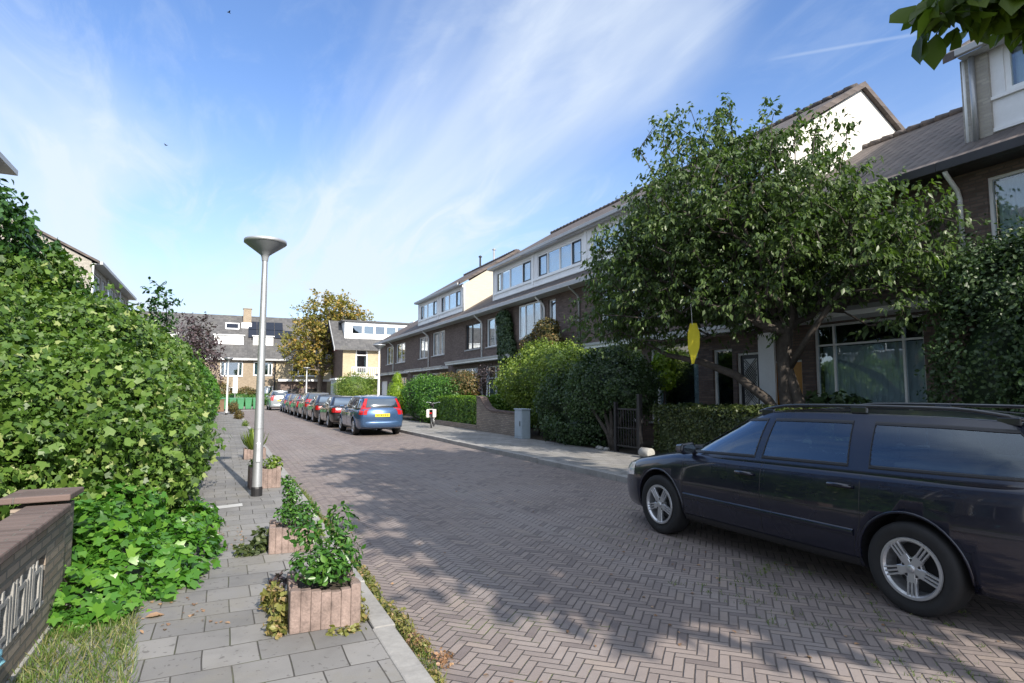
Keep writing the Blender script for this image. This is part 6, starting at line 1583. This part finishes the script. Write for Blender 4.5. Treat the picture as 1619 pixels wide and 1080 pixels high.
shrub('bush', 'small leafy shrub in front of the big curtained window', 'bush', [(11.0, 7.7, 1.15, .35, .6, .45), (11.0, 8.3, 1.3, .25, .3, .35)], G['dark'], 260, .11, 'lobed', core=None, stems=5, group=GS, depth=.4)
shrub('bush', 'thin birch like shrub with pale stems before the glazed front behind the hedge', 'bush', [(11.0, 26.0, 2.0, .4, .5, .9), (11.1, 25.3, 2.4, .4, .5, .6)], G['plum'], 160, .06, 'ovate', core=None, group=GS, woody='white_post', stems=5, depth=.4)

# gate post, gate, concrete cylinder
T = thing('garden_gate', 'black metal garden gate beside the dark bush', 'gate', (9.05, 11.9, RP))
MB().box(8.96, 9.06, 11.52, 11.62, RP, 1.55).build('gate_post', M['black'], T, bevel=.006); MB().box(8.96, 9.06, 12.48, 12.56, RP, 1.35).build('gate_post', M['black'], T, bevel=.006)
m = MB(); m.box(8.99, 9.03, 11.63, 12.47, .25, .29); m.box(8.99, 9.03, 11.63, 12.47, 1.16, 1.20); m.box(8.99, 9.03, 11.63, 12.47, .70, .73)
for i in range(8): m.box(9.0, 9.02, 11.68 + i * .104, 11.70 + i * .104, .29, 1.16)
m.build('gate_leaf', M['black'], T)
T = thing('concrete_cylinder', 'short grey concrete cylinder lying on the pavement beside the gate post', 'cylinder', (8.75, 11.1, RP))
m = MB(); m.lathe([(0, -.17), (.10, -.17), (.115, -.155), (.115, .155), (.10, .17), (0, .17)], 24, (8.78, 11.05, RP + .115), 'y'); m.build('drum', M['stone'], T, smooth=True)
T = thing('stone_trough', 'small pale stones lying at the foot of the dark bush', 'stones', (8.95, 13.4, RP))
for i in range(3): 
    m = MB(); m.lathe([(0, 0), (.08, .0), (.09, .04), (.05, .08), (0, .085)], 9, (8.98 + random.uniform(-.05, .05), 12.9 + i * .22, RP)); m.build('stone', M['stone'], T, smooth=True)
# yellow pennant
T = thing('yellow_pennant', 'bright yellow cloth pennant hanging from the low limb of the big tree', 'flag', (8.7, 9.3, 3.0))
MB().tube([(8.7, 9.42, 3.6), (8.7, 9.38, 2.95)], .005, 5).build('cord', M['white'], T)
m = MB(); G_ = []
for i in range(14):
    f = i / 13; z = 3.02 - f * .84; w = .125 * (1 - max(0, f - .6) / .4 * .8) * (1 - .5 * max(0, .25 - f) / .25)
    G_.append([(8.70 + (j / 5 - .5) * 1.1 * w + .02 * math.sin(j * 1.4 + f * 3), 9.36 - (j / 5 - .5) * 1.6 * w + .03 * f, z) for j in range(6)])
m.grid(G_, 14, 6); m.build('cloth', M['yellow'], T, smooth=True)

# ---------------------------------------------------------------- bicycle
def bicycle(x, y, rz):
    T = thing('bicycle', 'parked bicycle with white panniers in front of the hedge', 'bicycle', (x, y, RP), None, rz)
    def pt(m, name, mat, smooth=True, parent=None):
        o = m.build(name, mat, None, smooth=smooth); o.parent = parent or T; return o
    for yy in (-.54, .54):
        m = MB(); pts = [(0, yy + .335 * math.cos(a), .345 + .335 * math.sin(a)) for a in np.linspace(0, 2 * math.pi, 33)]; m.tube(pts, .018, 6, cap=False); w = pt(m, 'wheel', M['rubber'])
        m = MB(); m.lathe([(0, -.03), (.025, -.03), (.025, .03), (0, .03)], 10, (0, yy, .345), 'x')
        for i in range(16):
            a = i * math.pi / 8; m.tube([(0, yy, .345), (0, yy + .32 * math.cos(a), .345 + .32 * math.sin(a))], .0025, 3)
        pt(m, 'spokes', M['steel'], parent=w)
        m = MB(); G_ = [[(dx, yy + .375 * math.cos(a), .345 + .375 * math.sin(a)) for dx in (-.025, 0, .025)] for a in np.linspace(.3 if yy < 0 else .5, 2.9 if yy < 0 else 2.6, 14)]; m.grid(G_, 14, 3); pt(m, 'mudguard', M['black'])
    m = MB()
    for a, b, r in (((0, -.54, .345), (0, -.06, .30), .012), ((0, -.06, .30), (0, -.20, .86), .016), ((0, -.06, .30), (0, .36, .72), .018), ((0, -.16, .70), (0, .34, .80), .016), ((0, .36, .68), (0, .32, .98), .018), ((0, .36, .70), (0, .54, .345), .014), ((0, -.54, .345), (0, -.17, .74), .010), ((0, -.20, .86), (0, -.22, .96), .013)): m.tube([a, b], r, 8)
    pt(m, 'frame', M['black'])
    m = MB(); m.tube([(-.29, .14, 1.05), (-.25, .28, 1.07), (-.06, .33, 1.02), (.06, .33, 1.02), (.25, .28, 1.07), (.29, .14, 1.05)], .012, 8); pt(m, 'handlebar', M['steel'])
    m = MB(); m.tube([(0, -.36, .98), (0, -.22, .995), (0, -.08, .985)], [.085, .06, .025], 10); pt(m, 'saddle', M['black'])
    m = MB(); m.box(-.06, .06, -.82, -.30, .74, .755); pt(m, 'rack', M['black'], False)
    m = MB(); m.lathe([(0, -.06), (.085, -.06), (.085, .06), (0, .06)], 14, (0, -.06, .30), 'x'); m.tube([(.07, -.06, .30), (.09, .02, .15)], .01, 6); m.tube([(-.07, -.06, .30), (-.09, -.14, .45)], .01, 6); pt(m, 'crank', M['steel'])
    m = MB(); m.box(-.05, .05, -.87, -.85, .60, .66); pt(m, 'tail_lamp', M['red_lens'], False)
    return T
bicycle(8.15, 24.6, R(-24))
T = thing('pannier_bags', 'pair of white pannier bags hanging over the bicycle rack', 'bag', (8.15, 24.6, RP), None, R(-24))
for s in (-1, 1):
    m = MB(); m.prism([(-.80, .44), (-.40, .44), (-.36, .78), (-.84, .78)], 'x', s * .07, s * .19); o = m.build('bag', M['saddle'], None, bevel=.03); o.parent = T
m = MB(); m.box(-.07, .07, -.80, -.40, .775, .79); o = m.build('strap', M['saddle'], None); o.parent = T

# ---------------------------------------------------------------- the big cherry tree and the tree overhead
E = [(10.0, 8.9, 4.6, 2.1, 2.3, 1.7), (9.2, 10.9, 4.0, 1.8, 1.7, 1.5), (9.0, 9.6, 5.4, 1.6, 1.9, 1.4), (10.2, 7.4, 4.6, 1.7, 1.4, 1.5), (8.5, 11.7, 3.5, 1.1, 1.2, .75), (9.6, 9.2, 3.5, 1.8, 1.8, .9), (9.7, 8.3, 5.2, 1.5, 1.5, 1.0), (10.6, 6.3, 4.0, 1.2, 1.1, 1.4), (8.6, 10.2, 4.6, 1.2, 1.5, 1.2), (9.0, 11.7, 4.7, 1.2, 1.4, 1.0), (9.2, 9.8, 6.2, .9, 1.0, .75), (9.3, 9.15, 6.7, .55, .6, .8)]
tp = crown_tips(E, 2300, seed=12, shell=.42)
tp = tp[(np.linalg.norm(tp - [8.55, 9.2, 2.75], axis=1) > .75) & (np.linalg.norm(tp - [7.9, 8.5, 2.65], axis=1) > .6)]
tp = tp[(tp[:, 0] < 11.8)]
up = []
r_ = np.random.default_rng(5)
for i in range(34):
    e = E[[0, 2, 3, 6, 2, 6, 1][i % 7]]; a = r_.random() * 6.28; q_ = r_.random() * .8
    b = np.array([e[0] + e[3] * q_ * math.cos(a), e[1] + e[4] * q_ * math.sin(a), e[2] + e[5] * math.sqrt(1 - q_ * q_)])
    L = .35 + .55 * r_.random()
    for t in (0.35, .7, 1.0): up.append(b + np.array([.12 * r_.normal() * t, .12 * r_.normal() * t, L * t]))
for bx_, by_, bz_, h_ in ((9.45, 8.9, 6.7, 1.05), (9.3, 9.1, 6.8, .75), (9.15, 9.7, 6.6, .65), (9.0, 10.4, 6.2, .6), (8.9, 11.4, 5.5, .6), (9.7, 8.2, 6.1, .55)):
    for t in np.linspace(.1, 1, 6): up.append(np.array([bx_ + .05 * math.sin(t * 9), by_ + .05 * math.cos(t * 7), bz_ + h_ * t]))
T = thing('cherry_tree', 'big dark leaved tree with low spreading limbs in the front garden behind the navy car', 'tree', (10.0, 8.1, 0))
trunk = [(10.0, 8.15, .7), (10.0, 8.2, 1.25)]
lim = [(9.85, 8.7, 1.75), (9.6, 9.5, 2.15), (9.3, 10.4, 2.4), (10.0, 8.5, 2.0), (10.1, 8.3, 2.8), (10.15, 7.7, 2.3), (10.2, 7.2, 3.0)]
nodes, par, rad, ends = grow((10.0, 8.1, 0), np.concatenate([tp, np.array(up)]), r_tip=.0062, power=2.35, seed=6, step=.4, bias=.28, jitter=.05, trunk=trunk, r_max=.135)
branch_mesh('trunk', nodes, par, rad, M['bark'], T)
m = MB()
m.tube([(10.0, 8.12, .75), (9.9, 8.6, 1.45), (9.7, 9.2, 1.95), (9.45, 9.9, 2.25), (9.15, 10.7, 2.45), (8.8, 11.4, 2.9)], [.115, .10, .088, .07, .05, .022], 12)
m.build('limb', M['bark'], T, smooth=True)
m = MB(); m.tube([(10.0, 8.1, .7), (10.08, 8.0, 1.4), (10.05, 8.25, 2.2), (10.1, 8.1, 3.2), (10.0, 8.4, 4.4)], [.125, .105, .09, .065, .03], 12); m.build('limb', M['bark'], T, smooth=True)
m = MB(); m.tube([(10.05, 8.15, 2.1), (9.95, 7.6, 2.7), (10.1, 7.0, 3.5), (10.3, 6.6, 4.3)], [.065, .055, .04, .02], 10); m.build('limb', M['bark'], T, smooth=True)
twig_leaves(ends, nodes, par, 24, .36, .115, 'long', G['cherry'], 'crown', T, droop=1.1, seed=9, width=1.25)

E = [(5.7, -2.6, 6.2, 3.2, 3.4, 2.0), (5.2, -.7, 5.5, 2.1, 1.9, 1.3), (7.3, -4.0, 6.0, 2.6, 2.6, 1.8), (4.0, -.6, 4.7, 1.1, 1.4, .8), (4.8, -3.2, 5.6, 2.0, 2.0, 1.4), (5.6, .4, 8.0, 2.7, 2.7, 1.7)]
T = thing('street_tree', 'leafy branches of a nearby tree reaching into the top right corner', 'tree', (7.6, -3.0, 0))
tp = crown_tips(E, 1500, seed=22, shell=.5)
hang = np.array([(3.40 + .5 * t + .05 * math.sin(i * 5), 1.57 - .28 * t + .06 * math.cos(i * 3), 3.60 - .05 * t + .07 * math.sin(i * 2.3)) for i, t in enumerate(np.linspace(-.25, 1, 17))])
nodes, par, rad, ends = grow((7.6, -3.0, 0), tp, r_tip=.011, power=2.3, seed=8, step=.5, jitter=.06, trunk=[(7.6, -3.0, 1.5), (7.4, -2.9, 3.0)], r_max=.2)
branch_mesh('trunk', nodes, par, rad, M['bark_grey'], T)
twig_leaves(ends, nodes, par, 24, .55, .23, 'ovate', G['near'], 'crown', T, droop=.7, seed=19)
nodes, par, rad, ends = grow((4.3, .2, 4.2), hang, r_tip=.004, power=2.2, seed=8, step=.2, jitter=.02)
branch_mesh('hanging_branch', nodes, par, rad, M['bark_grey'], T)
twig_leaves(ends, nodes, par, 15, .16, .13, 'ovate', G['near'], 'hanging_leaves', T, droop=1.3, seed=29)

# two birds high in the sky
for (bx, by, bz), lb, a in (((-0.397, 30.026, 19.580), 'tiny dark bird flying high near the top edge of the sky', .5), ((-2.926, 32.737, 13.629), 'tiny dark bird flying above the left rooftops', -.7)):
    m = MB(); c_, s_ = math.cos(a), math.sin(a)
    def q_(u, v, w): return (bx + c_ * u - s_ * v, by + s_ * u + c_ * v, bz + w)
    m.add([q_(.10, 0, 0), q_(.03, .02, .015), q_(.03, -.02, .015), q_(-.06, 0, 0), q_(-.10, .02, 0), q_(-.10, -.02, 0), q_(.0, .13, .05), q_(-.03, .12, .05), q_(.0, -.13, .05), q_(-.03, -.12, .05), q_(.02, 0, -.02)],
        [(0, 1, 2), (1, 3, 2), (3, 4, 5), (1, 6, 7, 3), (2, 3, 9, 8), (0, 10, 1), (0, 2, 10), (10, 3, 1), (10, 2, 3)])
    tag(m.build('bird', M['black']), lb, 'bird')
